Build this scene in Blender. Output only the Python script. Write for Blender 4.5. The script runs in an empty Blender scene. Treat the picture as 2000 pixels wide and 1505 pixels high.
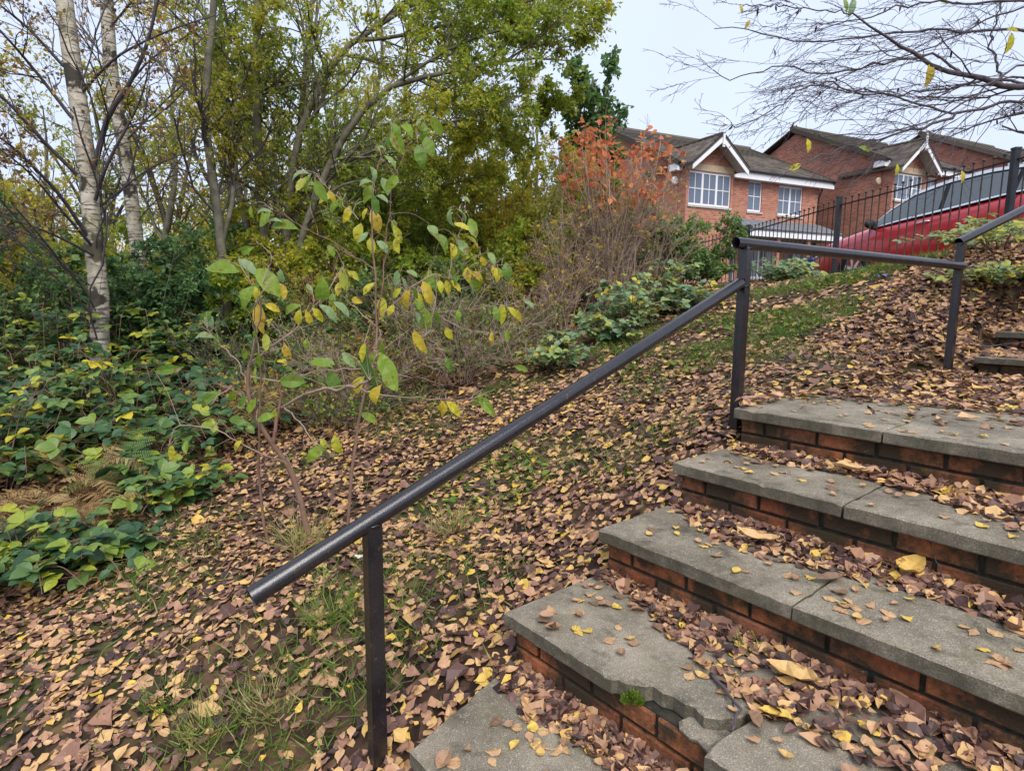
import bpy, bmesh, math
import numpy as np
from mathutils import Matrix, Vector
sc = bpy.context.scene
COL = sc.collection
R_ = math.radians
rng = np.random.default_rng(11)

# ------------------------------------------------------------------ camera, sky, sun, exposure
FPX, PITCH, ROLL = 1195.0, 0.1431, -0.0073
cd = bpy.data.cameras.new('camera'); cam = bpy.data.objects.new('camera', cd); COL.objects.link(cam)
cd.sensor_width = 36.0; cd.lens = 36.0 * FPX / 2000.0; cd.clip_start = 0.05; cd.clip_end = 2000
cam.matrix_world = Matrix.Rotation(math.pi / 2 - PITCH, 4, 'X') @ Matrix.Rotation(-ROLL, 4, 'Z')
sc.camera = cam
SUN_EL, SUN_AZ = R_(50), R_(165)          # azimuth clockwise from +Y
w = bpy.data.worlds.new('World'); sc.world = w; w.use_nodes = True
nt = w.node_tree; nt.nodes.clear()
out = nt.nodes.new('ShaderNodeOutputWorld'); bg = nt.nodes.new('ShaderNodeBackground')
sky = nt.nodes.new('ShaderNodeTexSky'); sky.sky_type = 'NISHITA'; sky.sun_disc = False
sky.sun_elevation = SUN_EL; sky.sun_rotation = SUN_AZ; sky.air_density = 1.0; sky.dust_density = 2.0
cl = nt.nodes.new('ShaderNodeTexNoise'); cl.inputs['Scale'].default_value = 1.6; cl.inputs['Detail'].default_value = 3
cr_ = nt.nodes.new('ShaderNodeValToRGB')
cr_.color_ramp.elements[0].position = 0.3; cr_.color_ramp.elements[0].color = (0.615, 0.685, 0.88, 1)
cr_.color_ramp.elements[1].position = 0.7; cr_.color_ramp.elements[1].color = (0.68, 0.765, 0.94, 1)
sc_ = nt.nodes.new('ShaderNodeVectorMath'); sc_.operation = 'SCALE'; sc_.inputs['Scale'].default_value = 5.25
mx = nt.nodes.new('ShaderNodeMix'); mx.data_type = 'RGBA'; mx.inputs[0].default_value = 0.92
tcw = nt.nodes.new('ShaderNodeTexCoord')
nt.links.new(tcw.outputs['Generated'], cl.inputs['Vector'])
nt.links.new(cl.outputs['Fac'], cr_.inputs[0]); nt.links.new(cr_.outputs[0], sc_.inputs[0])
nt.links.new(sky.outputs[0], mx.inputs[6]); nt.links.new(sc_.outputs[0], mx.inputs[7])
nt.links.new(mx.outputs[2], bg.inputs[0]); bg.inputs[1].default_value = 0.1
nt.links.new(bg.outputs[0], out.inputs[0])
sd = bpy.data.lights.new('sun', 'SUN'); sd.energy = 1.5; sd.angle = R_(38); sd.color = (1, 0.96, 0.9)
so = bpy.data.objects.new('sun', sd); COL.objects.link(so)
so.rotation_euler = Vector((-math.sin(SUN_AZ) * math.cos(SUN_EL), -math.cos(SUN_AZ) * math.cos(SUN_EL), -math.sin(SUN_EL))).to_track_quat('-Z', 'Y').to_euler()
sc.view_settings.view_transform = 'Standard'; sc.view_settings.look = 'None'
sc.view_settings.gamma = 1; sc.view_settings.use_curve_mapping = False
sc.view_settings.exposure = 1.28
sc.render.engine = 'CYCLES'
sc.cycles.use_denoising = True
sc.cycles.max_bounces = 10; sc.cycles.diffuse_bounces = 8; sc.cycles.transmission_bounces = 6; sc.cycles.glossy_bounces = 2

# ------------------------------------------------------------------ survey: sight lines -> metres
_ct, _st, _cr, _sr = math.cos(PITCH), math.sin(PITCH), math.cos(ROLL), math.sin(ROLL)
def ray(px, py):
    a, b = px - 1000., 752. - py
    X, Y = (_cr * a + _sr * b) / FPX, (-_sr * a + _cr * b) / FPX
    F = _ct + Y * _st; z = Y * _ct - _st
    return np.array([X / F, 1., z / F])
def at(px, py, F): return ray(px, py) * F
def onz(px, py, z):
    r = ray(px, py); return r * (z / r[2])
def seen(P, m=300):
    """which points the photograph could plausibly see (generous margin)"""
    d = P[..., 1] * _ct - P[..., 2] * _st; u = P[..., 2] * _ct + P[..., 1] * _st
    d = np.where(d < .1, .1, d)
    x = 1000 + FPX * P[..., 0] / d; y = 752 - FPX * u / d
    return (x > -m) & (x < 2000 + m) & (y > -m) & (y < 1505 + m)

# ------------------------------------------------------------------ materials
def mat(name):
    m = bpy.data.materials.new(name); m.use_nodes = True; m.node_tree.nodes.clear()
    return m, m.node_tree
def N(t, kind, **kw):
    n = t.nodes.new(kind)
    for k, v in kw.items():
        if k in n.inputs.keys(): n.inputs[k].default_value = v
        else: setattr(n, k, v)
    return n
def ramp(t, stops, src=None, interp='LINEAR'):
    n = t.nodes.new('ShaderNodeValToRGB'); e = n.color_ramp.elements; n.color_ramp.interpolation = interp
    while len(e) < len(stops): e.new(0.5)
    for i, (p, c) in enumerate(stops):
        e[i].position = p; e[i].color = (*c, 1) if len(c) == 3 else c
    if src is not None: t.links.new(src, n.inputs[0])
    return n
def mixc(t, fac, a, b, blend='MIX'):
    n = t.nodes.new('ShaderNodeMix'); n.data_type = 'RGBA'; n.blend_type = blend
    for i, v in ((0, fac), (6, a), (7, b)):
        if hasattr(v, 'node'): t.links.new(v, n.inputs[i])
        elif i == 0: n.inputs[0].default_value = v
        else: n.inputs[i].default_value = (*v, 1)
    return n.outputs[2]
def finish(t, color, rough=.7, spec=.3, metal=0., bump=None, bstr=.3, bdist=.01, trans=0., tcol=None, rsrc=None):
    o = N(t, 'ShaderNodeOutputMaterial'); p = N(t, 'ShaderNodeBsdfPrincipled')
    p.inputs['Roughness'].default_value = rough; p.inputs['Metallic'].default_value = metal
    p.inputs['Specular IOR Level'].default_value = spec
    if hasattr(color, 'node'): t.links.new(color, p.inputs['Base Color'])
    else: p.inputs['Base Color'].default_value = (*color, 1)
    if rsrc is not None: t.links.new(rsrc, p.inputs['Roughness'])
    if bump is not None:
        b = N(t, 'ShaderNodeBump'); b.inputs['Strength'].default_value = bstr; b.inputs['Distance'].default_value = bdist
        t.links.new(bump, b.inputs['Height']); t.links.new(b.outputs[0], p.inputs['Normal'])
    s = p.outputs[0]
    if trans > 0:
        tr = N(t, 'ShaderNodeBsdfTranslucent'); mixs = N(t, 'ShaderNodeMixShader'); mixs.inputs[0].default_value = trans
        c = tcol if tcol is not None else color
        if hasattr(c, 'node'): t.links.new(c, tr.inputs[0])
        else: tr.inputs[0].default_value = (*c, 1)
        t.links.new(s, mixs.inputs[1]); t.links.new(tr.outputs[0], mixs.inputs[2]); s = mixs.outputs[0]
    t.links.new(s, o.inputs[0])
def noise(t, scale, detail=4, rough=.6, coord='Object', vec=None, dist=0.):
    n = N(t, 'ShaderNodeTexNoise', Scale=scale, Detail=detail, Roughness=rough, Distortion=dist)
    if vec is None:
        tc = N(t, 'ShaderNodeTexCoord'); vec = tc.outputs[coord]
    t.links.new(vec, n.inputs['Vector']); return n.outputs['Fac']

def plain(name, c, rough=.6, spec=.3, metal=0., var=.25, scale=6., bstr=.15):
    m, t = mat(name); n = noise(t, scale)
    c2 = tuple(x * (1 - var) for x in c); c1 = tuple(min(1, x * (1 + var)) for x in c)
    finish(t, ramp(t, [(.3, c2), (.7, c1)], n).outputs[0], rough, spec, metal, noise(t, scale * 12), bstr, .004)
    return m
def leafmat(name, stops, rough=.45, trans=.35, spec=.35, veins=False, spots=None, pos=0.):
    """colour of a leaf from the leaf's own number ('tint'); veins along 'ls'/'lt'"""
    m, t = mat(name)
    a = N(t, 'ShaderNodeAttribute', attribute_name='tint')
    c = ramp(t, stops, a.outputs['Fac']).outputs[0]
    nz = noise(t, 45., 3)
    c = mixc(t, .35, c, ramp(t, [(.3, (.55, .55, .55)), (.7, (1.3, 1.25, 1.2))], nz).outputs[0], 'MULTIPLY')
    bump = None
    if veins:
        s = N(t, 'ShaderNodeAttribute', attribute_name='ls'); l = N(t, 'ShaderNodeAttribute', attribute_name='lt')
        ab = N(t, 'ShaderNodeMath', operation='ABSOLUTE'); t.links.new(l.outputs['Fac'], ab.inputs[0])
        m1 = N(t, 'ShaderNodeMath', operation='MULTIPLY_ADD'); t.links.new(ab.outputs[0], m1.inputs[0]); m1.inputs[1].default_value = -.28
        t.links.new(s.outputs['Fac'], m1.inputs[2])
        m2 = N(t, 'ShaderNodeMath', operation='MULTIPLY'); t.links.new(m1.outputs[0], m2.inputs[0]); m2.inputs[1].default_value = 75.
        sn = N(t, 'ShaderNodeMath', operation='SINE'); t.links.new(m2.outputs[0], sn.inputs[0])
        v1 = ramp(t, [(.82, (0, 0, 0)), (1., (1, 1, 1))], sn.outputs[0]).outputs[0]
        v2 = ramp(t, [(0., (1, 1, 1)), (.07, (0, 0, 0))], ab.outputs[0]).outputs[0]
        v = mixc(t, 1., v1, v2, 'LIGHTEN')
        k = mixc(t, .35, (0, 0, 0), v)
        c = mixc(t, k, c, (.42, .46, .12)); bump = v
        sp = noise(t, 28., 3)
        c = mixc(t, ramp(t, [(.60, (0, 0, 0)), (.66, (.8, .8, .8))], sp).outputs[0], c, (.22, .10, .03))
    finish(t, c, rough, spec, 0., bump if bump is not None else nz, .25, .003, trans)
    return m

M = {}
M['canopy'] = leafmat('canopy_leaf', [(0, (.13, .23, .03)), (.35, (.26, .37, .045)), (.7, (.48, .50, .06)), (1, (.72, .56, .07))], trans=.62)
M['yellowleaf'] = leafmat('yellowing_leaf', [(0, (.24, .33, .045)), (.4, (.48, .46, .06)), (.75, (.70, .54, .07)), (1, (.68, .38, .08))], trans=.62)
M['darkleaf'] = leafmat('dark_leaf', [(0, (.065, .15, .055)), (.5, (.13, .24, .08)), (.9, (.23, .33, .08)), (1, (.36, .36, .06))], trans=.4)
M['birchleaf'] = leafmat('birch_leaf', [(0, (.11, .07, .035)), (.4, (.30, .15, .055)), (.8, (.45, .29, .06)), (1, (.22, .24, .04))], trans=.35)
M['orange'] = leafmat('orange_leaf', [(0, (.60, .13, .07)), (.5, (.74, .25, .11)), (1, (.80, .38, .14))], trans=.5)
M['bramble'] = leafmat('bramble_leaf', [(0, (.028, .075, .032)), (.45, (.06, .14, .05)), (.75, (.14, .23, .05)), (.9, (.26, .34, .04)), (1, (.6, .5, .04))], trans=.3, spec=.5)
M['paleshrub'] = leafmat('pale_shrub_leaf', [(0, (.09, .18, .08)), (.5, (.21, .32, .16)), (.8, (.32, .40, .13)), (.93, (.42, .43, .06)), (1, (.64, .50, .06))], trans=.35, spec=.5)
M['fern'] = leafmat('dead_fern', [(0, (.20, .11, .05)), (.5, (.38, .235, .10)), (1, (.56, .41, .18))], rough=.8, trans=.25)
M['greenfern'] = leafmat('green_fern', [(0, (.09, .16, .04)), (1, (.17, .25, .05))], rough=.6, trans=.3)
M['sapling'] = leafmat('sapling_leaf', [(0, (.06, .17, .04)), (.2, (.20, .33, .035)), (.4, (.30, .42, .04)), (.5, (.27, .40, .17)), (.57, (.30, .44, .23)), (.7, (.55, .55, .04)), (.85, (.72, .60, .05)), (1, (.70, .47, .07))], trans=.48, veins=True, rough=.38)
LIT = [(0, (.024, .013, .012)), (.2, (.085, .042, .036)), (.38, (.21, .108, .076)), (.58, (.41, .222, .132)), (.78, (.57, .35, .175)), (.92, (.62, .39, .11)), (1, (.66, .46, .06))]
M['litter'] = leafmat('fallen_leaf', LIT, rough=.5, trans=.08, spec=.4)
M['litterbig'] = leafmat('fallen_leaf_veined', LIT, rough=.5, trans=.08, spec=.4, veins=True)
M['grass'] = leafmat('grass_blade', [(0, (.065, .135, .02)), (.6, (.16, .25, .035)), (.85, (.36, .30, .11)), (1, (.42, .34, .17))], trans=.3)
M['weed'] = leafmat('weed_leaf', [(0, (.06, .13, .02)), (.6, (.15, .24, .03)), (1, (.34, .32, .04))], trans=.3)
M['twig'] = plain('twig_bark', (.14, .10, .08), .85, .15, scale=20)
M['redtwig'] = plain('red_brown_bark', (.21, .125, .09), .7, .25, scale=14)
M['dryStem'] = plain('dry_stem', (.34, .245, .195), .85, .15, scale=10)
M['darkbark'] = plain('dark_bark', (.14, .125, .09), .85, .2, var=.5, scale=9, bstr=.6)
M['greybark'] = plain('grey_bark', (.14, .13, .095), .85, .2, var=.45, scale=9, bstr=.6)
M['baretwig'] = plain('bare_branch_bark', (.085, .07, .075), .75, .25, var=.3, scale=20)

def birch():
    m, t = mat('birch_bark'); tc = N(t, 'ShaderNodeTexCoord')
    mp = N(t, 'ShaderNodeMapping'); mp.inputs['Scale'].default_value = (3, 3, 16); t.links.new(tc.outputs['Object'], mp.inputs[0])
    lent = noise(t, 2.2, 5, .65, vec=mp.outputs[0])
    big = noise(t, 2.6, 4, .6); mid = noise(t, 9., 4)
    c = ramp(t, [(.3, (.27, .24, .18)), (.7, (.60, .54, .45))], mid).outputs[0]
    c = mixc(t, ramp(t, [(.52, (0, 0, 0)), (.58, (.92, .92, .92))], lent).outputs[0], c, (.09, .075, .06))
    c = mixc(t, ramp(t, [(.55, (0, 0, 0)), (.59, (1, 1, 1))], big).outputs[0], c, (.045, .038, .03))
    g = noise(t, 1.7, 3)
    c = mixc(t, ramp(t, [(.5, (0, 0, 0)), (.75, (.5, .5, .5))], g).outputs[0], c, (.25, .25, .12))
    finish(t, c, .75, .2, 0, lent, .5, .01); return m
M['birch'] = birch()

def concrete():
    m, t = mat('worn_concrete'); tc = N(t, 'ShaderNodeTexCoord')
    geo = N(t, 'ShaderNodeNewGeometry')
    big = noise(t, 3.2, 6, .65, vec=geo.outputs['Position']); fine = noise(t, 260., 3, .7, vec=geo.outputs['Position'])
    v = N(t, 'ShaderNodeTexVoronoi', Scale=190.); t.links.new(geo.outputs['Position'], v.inputs['Vector'])
    c = ramp(t, [(.28, (.085, .07, .05)), (.5, (.215, .185, .14)), (.72, (.35, .305, .24))], big).outputs[0]
    c = mixc(t, .75, c, ramp(t, [(.32, (.35, .35, .34)), (.68, (1.65, 1.62, 1.55))], fine).outputs[0], 'MULTIPLY')
    spk = ramp(t, [(.15, (1, 1, 1)), (.42, (0, 0, 0))], v.outputs['Distance']).outputs[0]
    sel = ramp(t, [(.5, (0, 0, 0)), (.6, (.8, .8, .8))], noise(t, 60., 2, vec=geo.outputs['Position'])).outputs[0]
    c = mixc(t, mixc(t, 1., spk, sel, 'MULTIPLY'), c, (.50, .48, .42))
    moss = noise(t, 5.5, 6, .7, vec=geo.outputs['Position'])
    c = mixc(t, ramp(t, [(.52, (0, 0, 0)), (.68, (.4, .4, .4))], moss).outputs[0], c, (.12, .105, .045))
    drt = noise(t, 9., 6, .7, vec=geo.outputs['Position'])
    c = mixc(t, ramp(t, [(.53, (0, 0, 0)), (.68, (.8, .8, .8))], drt).outputs[0], c, (.065, .058, .045))
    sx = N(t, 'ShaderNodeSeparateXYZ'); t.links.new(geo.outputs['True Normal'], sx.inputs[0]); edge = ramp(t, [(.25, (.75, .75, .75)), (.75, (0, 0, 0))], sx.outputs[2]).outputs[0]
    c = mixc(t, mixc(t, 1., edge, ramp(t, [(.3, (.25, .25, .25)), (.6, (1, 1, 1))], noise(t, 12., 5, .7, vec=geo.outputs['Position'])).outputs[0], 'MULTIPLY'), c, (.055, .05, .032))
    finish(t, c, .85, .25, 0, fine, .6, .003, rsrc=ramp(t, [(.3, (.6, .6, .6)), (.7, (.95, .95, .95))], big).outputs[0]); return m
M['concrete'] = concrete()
def brickm():
    m, t = mat('stained_brick'); geo = N(t, 'ShaderNodeNewGeometry'); oi = N(t, 'ShaderNodeObjectInfo')
    n = noise(t, 5., 6, .7, vec=geo.outputs['Position']); f = noise(t, 120., 4, .7, vec=geo.outputs['Position'])
    c = ramp(t, [(0, (.34, .10, .042)), (.5, (.46, .155, .06)), (1, (.36, .14, .075))], oi.outputs['Random']).outputs[0]
    c = mixc(t, .6, c, ramp(t, [(.3, (.6, .6, .6)), (.7, (1.3, 1.3, 1.3))], f).outputs[0], 'MULTIPLY')
    c = mixc(t, ramp(t, [(.34, (0, 0, 0)), (.53, (.94, .94, .94))], n).outputs[0], c, (.036, .032, .02))
    c = mixc(t, ramp(t, [(.64, (0, 0, 0)), (.72, (.55, .55, .55))], noise(t, 24., 5, .75, vec=geo.outputs['Position'])).outputs[0], c, (.30, .26, .21))
    c = mixc(t, ramp(t, [(.6, (0, 0, 0)), (.72, (.7, .7, .7))], noise(t, 7., 5, .75, vec=geo.outputs['Position'])).outputs[0], c, (.05, .06, .02))
    finish(t, c, .85, .2, 0, f, .9, .006); return m
M['brick'] = brickm()
M['mortar'] = plain('dark_wet_mortar', (.035, .032, .024), .9, .15, var=.5, scale=30, bstr=.6)
M['moss'] = plain('moss', (.10, .16, .02), .95, .1, var=.5, scale=60, bstr=1.)
def railm():
    m, t = mat('weathered_black_paint')
    n = noise(t, 14., 5, .7); f = noise(t, 330., 3, .7)
    c = ramp(t, [(.35, (.007, .007, .010)), (.65, (.020, .015, .017))], n).outputs[0]
    c = mixc(t, ramp(t, [(.58, (0, 0, 0)), (.72, (.5, .5, .5))], f).outputs[0], c, (.06, .052, .058))
    c = mixc(t, ramp(t, [(.63, (0, 0, 0)), (.67, (.9, .9, .9))], noise(t, 38., 5, .7)).outputs[0], c, (.085, .04, .024))
    finish(t, c, .4, .8, 0, f, .3, .002, rsrc=ramp(t, [(.3, (.10, .10, .10)), (.7, (.30, .30, .30))], f).outputs[0]); return m
M['rail'] = railm()
M['fencepaint'] = plain('black_fence_paint', (.022, .024, .03), .45, .4, var=.3)
M['barrust'] = plain('weathered_bar_paint', (.055, .045, .032), .6, .3, var=.5, scale=5)
def soil():
    m, t = mat('leafy_soil'); geo = N(t, 'ShaderNodeNewGeometry')
    a = noise(t, 26., 5, .7, vec=geo.outputs['Position']); b = noise(t, .6, 4, vec=geo.outputs['Position'])
    v = N(t, 'ShaderNodeTexVoronoi', Scale=17.); t.links.new(geo.outputs['Position'], v.inputs['Vector'])
    sep = N(t, 'ShaderNodeSeparateColor'); t.links.new(v.outputs['Color'], sep.inputs[0])
    c = ramp(t, [(0, (.025, .017, .013)), (.4, (.06, .037, .027)), (.7, (.11, .066, .042)), (1, (.17, .10, .055))], sep.outputs[0]).outputs[0]
    c = mixc(t, .5, c, ramp(t, [(.35, (.4, .4, .4)), (.65, (1.1, 1.1, 1.1))], a).outputs[0], 'MULTIPLY')
    c = mixc(t, ramp(t, [(.5, (0, 0, 0)), (.62, (.65, .65, .65))], b).outputs[0], c, (.06, .085, .022))
    finish(t, c, .95, .1, 0, v.outputs['Distance'], .8, .02); return m
M['soil'] = soil()
def housebrick(name, side):
    m, t = mat(name); tc = N(t, 'ShaderNodeTexCoord'); s = N(t, 'ShaderNodeSeparateXYZ'); t.links.new(tc.outputs['Object'], s.inputs[0])
    cb = N(t, 'ShaderNodeCombineXYZ'); t.links.new(s.outputs[1 if side else 0], cb.inputs[0]); t.links.new(s.outputs[2], cb.inputs[1])
    b = N(t, 'ShaderNodeTexBrick'); b.inputs['Scale'].default_value = 1.; b.inputs['Brick Width'].default_value = .225; b.inputs['Row Height'].default_value = .075
    b.inputs['Mortar Size'].default_value = .011; b.inputs['Mortar Smooth'].default_value = .3; b.inputs['Bias'].default_value = 0
    b.inputs['Color1'].default_value = (.37, .105, .065, 1); b.inputs['Color2'].default_value = (.55, .225, .14, 1); b.inputs['Mortar'].default_value = (.40, .30, .24, 1)
    t.links.new(cb.outputs[0], b.inputs['Vector'])
    n = noise(t, 1.3, 5); c = mixc(t, .5, b.outputs['Color'], ramp(t, [(.3, (.7, .7, .7)), (.7, (1.2, 1.2, 1.2))], n).outputs[0], 'MULTIPLY')
    inv = N(t, 'ShaderNodeMath', operation='SUBTRACT'); inv.inputs[0].default_value = 1.; t.links.new(b.outputs['Fac'], inv.inputs[1])
    finish(t, c, .9, .15, 0, inv.outputs[0], .6, .012); return m
M['hbrick'] = housebrick('house_brick_front', False); M['hbrickside'] = housebrick('house_brick_side', True)
M['white'] = plain('white_upvc', (.78, .78, .80), .4, .4, var=.05)
M['soffit'] = plain('grey_soffit', (.45, .43, .41), .7, .2, var=.1)
M['cream'] = plain('cream_stone', (.52, .42, .28), .85, .2, var=.15)
def tilem():
    m, t = mat('mossy_roof_tile'); geo = N(t, 'ShaderNodeNewGeometry'); oi = N(t, 'ShaderNodeObjectInfo')
    c = ramp(t, [(0, (.075, .06, .052)), (1, (.14, .115, .10))], oi.outputs['Random']).outputs[0]
    n = noise(t, 2.2, 6, .7, vec=geo.outputs['Position'])
    c = mixc(t, ramp(t, [(.5, (0, 0, 0)), (.68, (.7, .7, .7))], n).outputs[0], c, (.10, .105, .035))
    finish(t, c, .9, .15, 0, noise(t, 40.), .4, .01); return m
M['tile'] = tilem()
M['lead'] = plain('grey_lean_to_tile', (.17, .175, .19), .8, .2, var=.2)
M['gutter'] = plain('black_gutter', (.025, .025, .028), .5, .3)
def glass(name, c=(.16, .19, .25), rough=.05):
    m, t = mat(name); finish(t, c, rough, .5, 0., noise(t, 1.2, 2), .02, .02); return m
M['pane'] = glass('window_glass', (.13, .16, .22)); M['carglass'] = glass('car_glass', (.12, .145, .16), .02)  # car glass base lightened, standing in for a pale sky reflection
def paint(name, c):
    m, t = mat(name); o = N(t, 'ShaderNodeOutputMaterial'); p = N(t, 'ShaderNodeBsdfPrincipled')
    n = noise(t, 3., 3)
    t.links.new(ramp(t, [(.3, tuple(x * .9 for x in c)), (.7, c)], n).outputs[0], p.inputs['Base Color'])
    p.inputs['Roughness'].default_value = .32; p.inputs['Coat Weight'].default_value = 1.; p.inputs['Coat Roughness'].default_value = .04
    t.links.new(p.outputs[0], o.inputs[0]); return m
M['carred'] = paint('red_car_paint', (.60, .018, .03))
M['chrome'] = plain('bright_trim', (.72, .73, .75), .22, .5, .7, var=.05)
M['blackplastic'] = plain('black_plastic', (.018, .018, .02), .55, .3)
M['rubber'] = plain('tyre_rubber', (.02, .02, .02), .85, .2)
M['asphalt'] = plain('asphalt', (.055, .055, .055), .9, .2, scale=30)
M['bluebin'] = plain('blue_bin_plastic', (.02, .04, .14), .5, .3)
M['wrapper'] = plain('purple_foil', (.05, .03, .18), .25, .6, .3)
M['paper'] = plain('white_paper', (.5, .5, .42), .7, .2, var=.1)
M['bluefoil'] = plain('blue_foil', (.12, .15, .55), .25, .6, .2)

# ------------------------------------------------------------------ mesh helpers
class B:
    """collects vertices, polygons and per-vertex numbers; link() makes ONE mesh object"""
    def __init__(s): s.v = []; s.f = []; s.n = 0; s.attr = {}
    def add(s, V, F, **attr):
        V = np.asarray(V, float).reshape(-1, 3); s.v.append(V)
        for q in ([F] if isinstance(F, np.ndarray) else F):
            q = np.asarray(q, int)
            s.f.append((q + s.n) if q.ndim == 2 else (q[None] + s.n))
        for k, a in attr.items(): s.attr.setdefault(k, []).append((s.n, np.broadcast_to(a, len(V))))
        s.n += len(V); return s
    def mesh(s, name, mats, smooth=False):
        me = bpy.data.meshes.new(name)
        V = np.concatenate(s.v) if s.v else np.zeros((0, 3))
        me.vertices.add(len(V)); me.vertices.foreach_set('co', V.ravel().astype(np.float32))
        if s.f:
            loops = np.concatenate([q.ravel() for q in s.f]); sizes = np.concatenate([np.full(len(q), q.shape[1]) for q in s.f])
            me.loops.add(len(loops)); me.loops.foreach_set('vertex_index', loops.astype(np.int32))
            me.polygons.add(len(sizes)); st = np.concatenate([[0], np.cumsum(sizes)[:-1]])
            me.polygons.foreach_set('loop_start', st.astype(np.int32)); me.polygons.foreach_set('loop_total', sizes.astype(np.int32))
            me.polygons.foreach_set('use_smooth', np.full(len(sizes), smooth))
        for k, parts in s.attr.items():
            arr = np.zeros(len(V), np.float32)
            for st0, a in parts: arr[st0:st0 + len(a)] = a
            at_ = me.attributes.new(k, 'FLOAT', 'POINT'); at_.data.foreach_set('value', arr)
        for m in (mats if isinstance(mats, (list, tuple)) else [mats]): me.materials.append(m)
        me.update(calc_edges=True); me.validate(); return me
    def link(s, name, mats, parent=None, smooth=False, kind=None, label=None):
        return link(s.mesh(name, mats, smooth), name, parent, kind, label)
def link(me, name, parent=None, kind=None, label=None, loc=None, rot=None):
    o = bpy.data.objects.new(name, me); COL.objects.link(o)
    if parent is not None: o.parent = parent
    if kind: o['kind'] = kind
    if label: o['label'] = label
    if loc is not None: o.location = loc
    if rot is not None: o.rotation_euler = rot
    return o
def tag(o, label, cat, group=None):
    o['label'] = label; o['category'] = cat
    if group: o['group'] = group
    return o
def empty(name, loc, label, cat, group=None, rz=0.):
    o = bpy.data.objects.new(name, None); COL.objects.link(o); o.location = loc; o.rotation_euler = (0, 0, rz); o.empty_display_size = .1
    return tag(o, label, cat, group)
BOXF = np.array([[0, 3, 2, 1], [4, 5, 6, 7], [0, 1, 5, 4], [1, 2, 6, 5], [2, 3, 7, 6], [3, 0, 4, 7]])
def box(b, x0, x1, y0, y1, z0, z1, fr=None):
    V = np.array([[x0, y0, z0], [x1, y0, z0], [x1, y1, z0], [x0, y1, z0], [x0, y0, z1], [x1, y0, z1], [x1, y1, z1], [x0, y1, z1]], float)
    if fr is not None: V = fr(V)
    b.add(V, BOXF); return b
def hexa(b, V): b.add(np.asarray(V, float), BOXF); return b
def prism(b, poly, h0, h1, axis=1):
    """poly: list of 2-D points in the two other axes, extruded along axis"""
    n = len(poly); P = np.asarray(poly, float); V = np.zeros((2 * n, 3)); oth = [i for i in range(3) if i != axis]
    V[:n, oth[0]] = P[:, 0]; V[:n, oth[1]] = P[:, 1]; V[n:] = V[:n]; V[:n, axis] = h0; V[n:, axis] = h1
    i = np.arange(n); j = (i + 1) % n
    b.add(V, [np.stack([i, j, j + n, i + n], 1), np.arange(n)[None, ::-1], (np.arange(n) + n)[None]]); return b
def nrm(a): return a / np.maximum(np.linalg.norm(a, axis=-1, keepdims=True), 1e-9)
def resample(P, n):
    P = np.asarray(P, float); d = np.concatenate([[0], np.cumsum(np.linalg.norm(np.diff(P, axis=0), axis=1))])
    # Catmull-Rom for a soft bend
    t = np.linspace(0, d[-1], n); k = np.clip(np.searchsorted(d, t, 'right') - 1, 0, len(P) - 2)
    f = ((t - d[k]) / np.maximum(d[k + 1] - d[k], 1e-9))[:, None]
    p0 = P[np.maximum(k - 1, 0)]; p1 = P[k]; p2 = P[k + 1]; p3 = P[np.minimum(k + 2, len(P) - 1)]
    return .5 * (2 * p1 + (p2 - p0) * f + (2 * p0 - 5 * p1 + 4 * p2 - p3) * f ** 2 + (3 * p1 - p0 - 3 * p2 + p3) * f ** 3)
def tubes(b, P, Rr, sides=5, cap=False):
    """P (T,n,3) polylines, Rr (T,n) radii"""
    P = np.asarray(P, float); Rr = np.asarray(Rr, float)
    if P.ndim == 2: P = P[None]; Rr = Rr[None]
    if len(P) == 0: return b
    T, n, _ = P.shape
    tg = np.empty_like(P); tg[:, 1:-1] = P[:, 2:] - P[:, :-2]; tg[:, 0] = P[:, 1] - P[:, 0]; tg[:, -1] = P[:, -1] - P[:, -2]
    tg = nrm(tg); mean = nrm(tg.mean(1)); ref = np.where(np.abs(mean[:, 2:3]) > .8, np.array([[1., 0, 0]]), np.array([[0., 0, 1]]))
    s1 = nrm(np.cross(tg, ref[:, None])); s2 = np.cross(s1, tg)
    a = np.arange(sides) * 2 * math.pi / sides
    V = P[:, :, None] + Rr[:, :, None, None] * (s1[:, :, None] * np.cos(a)[None, None, :, None] + s2[:, :, None] * np.sin(a)[None, None, :, None])
    i = np.arange(n - 1)[:, None] * sides; k = np.arange(sides)[None]; k2 = (k + 1) % sides
    q = np.stack([i + k, i + k2, i + sides + k2, i + sides + k], -1).reshape(-1, 4)
    F = (q[None] + (np.arange(T) * n * sides)[:, None, None]).reshape(-1, 4)
    fs = [F]
    if cap:
        base = (np.arange(T) * n * sides)[:, None]; fs += [base + np.arange(sides)[None, ::-1], base + (n - 1) * sides + np.arange(sides)[None]]
    b.add(V.reshape(-1, 3), fs); return b
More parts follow.
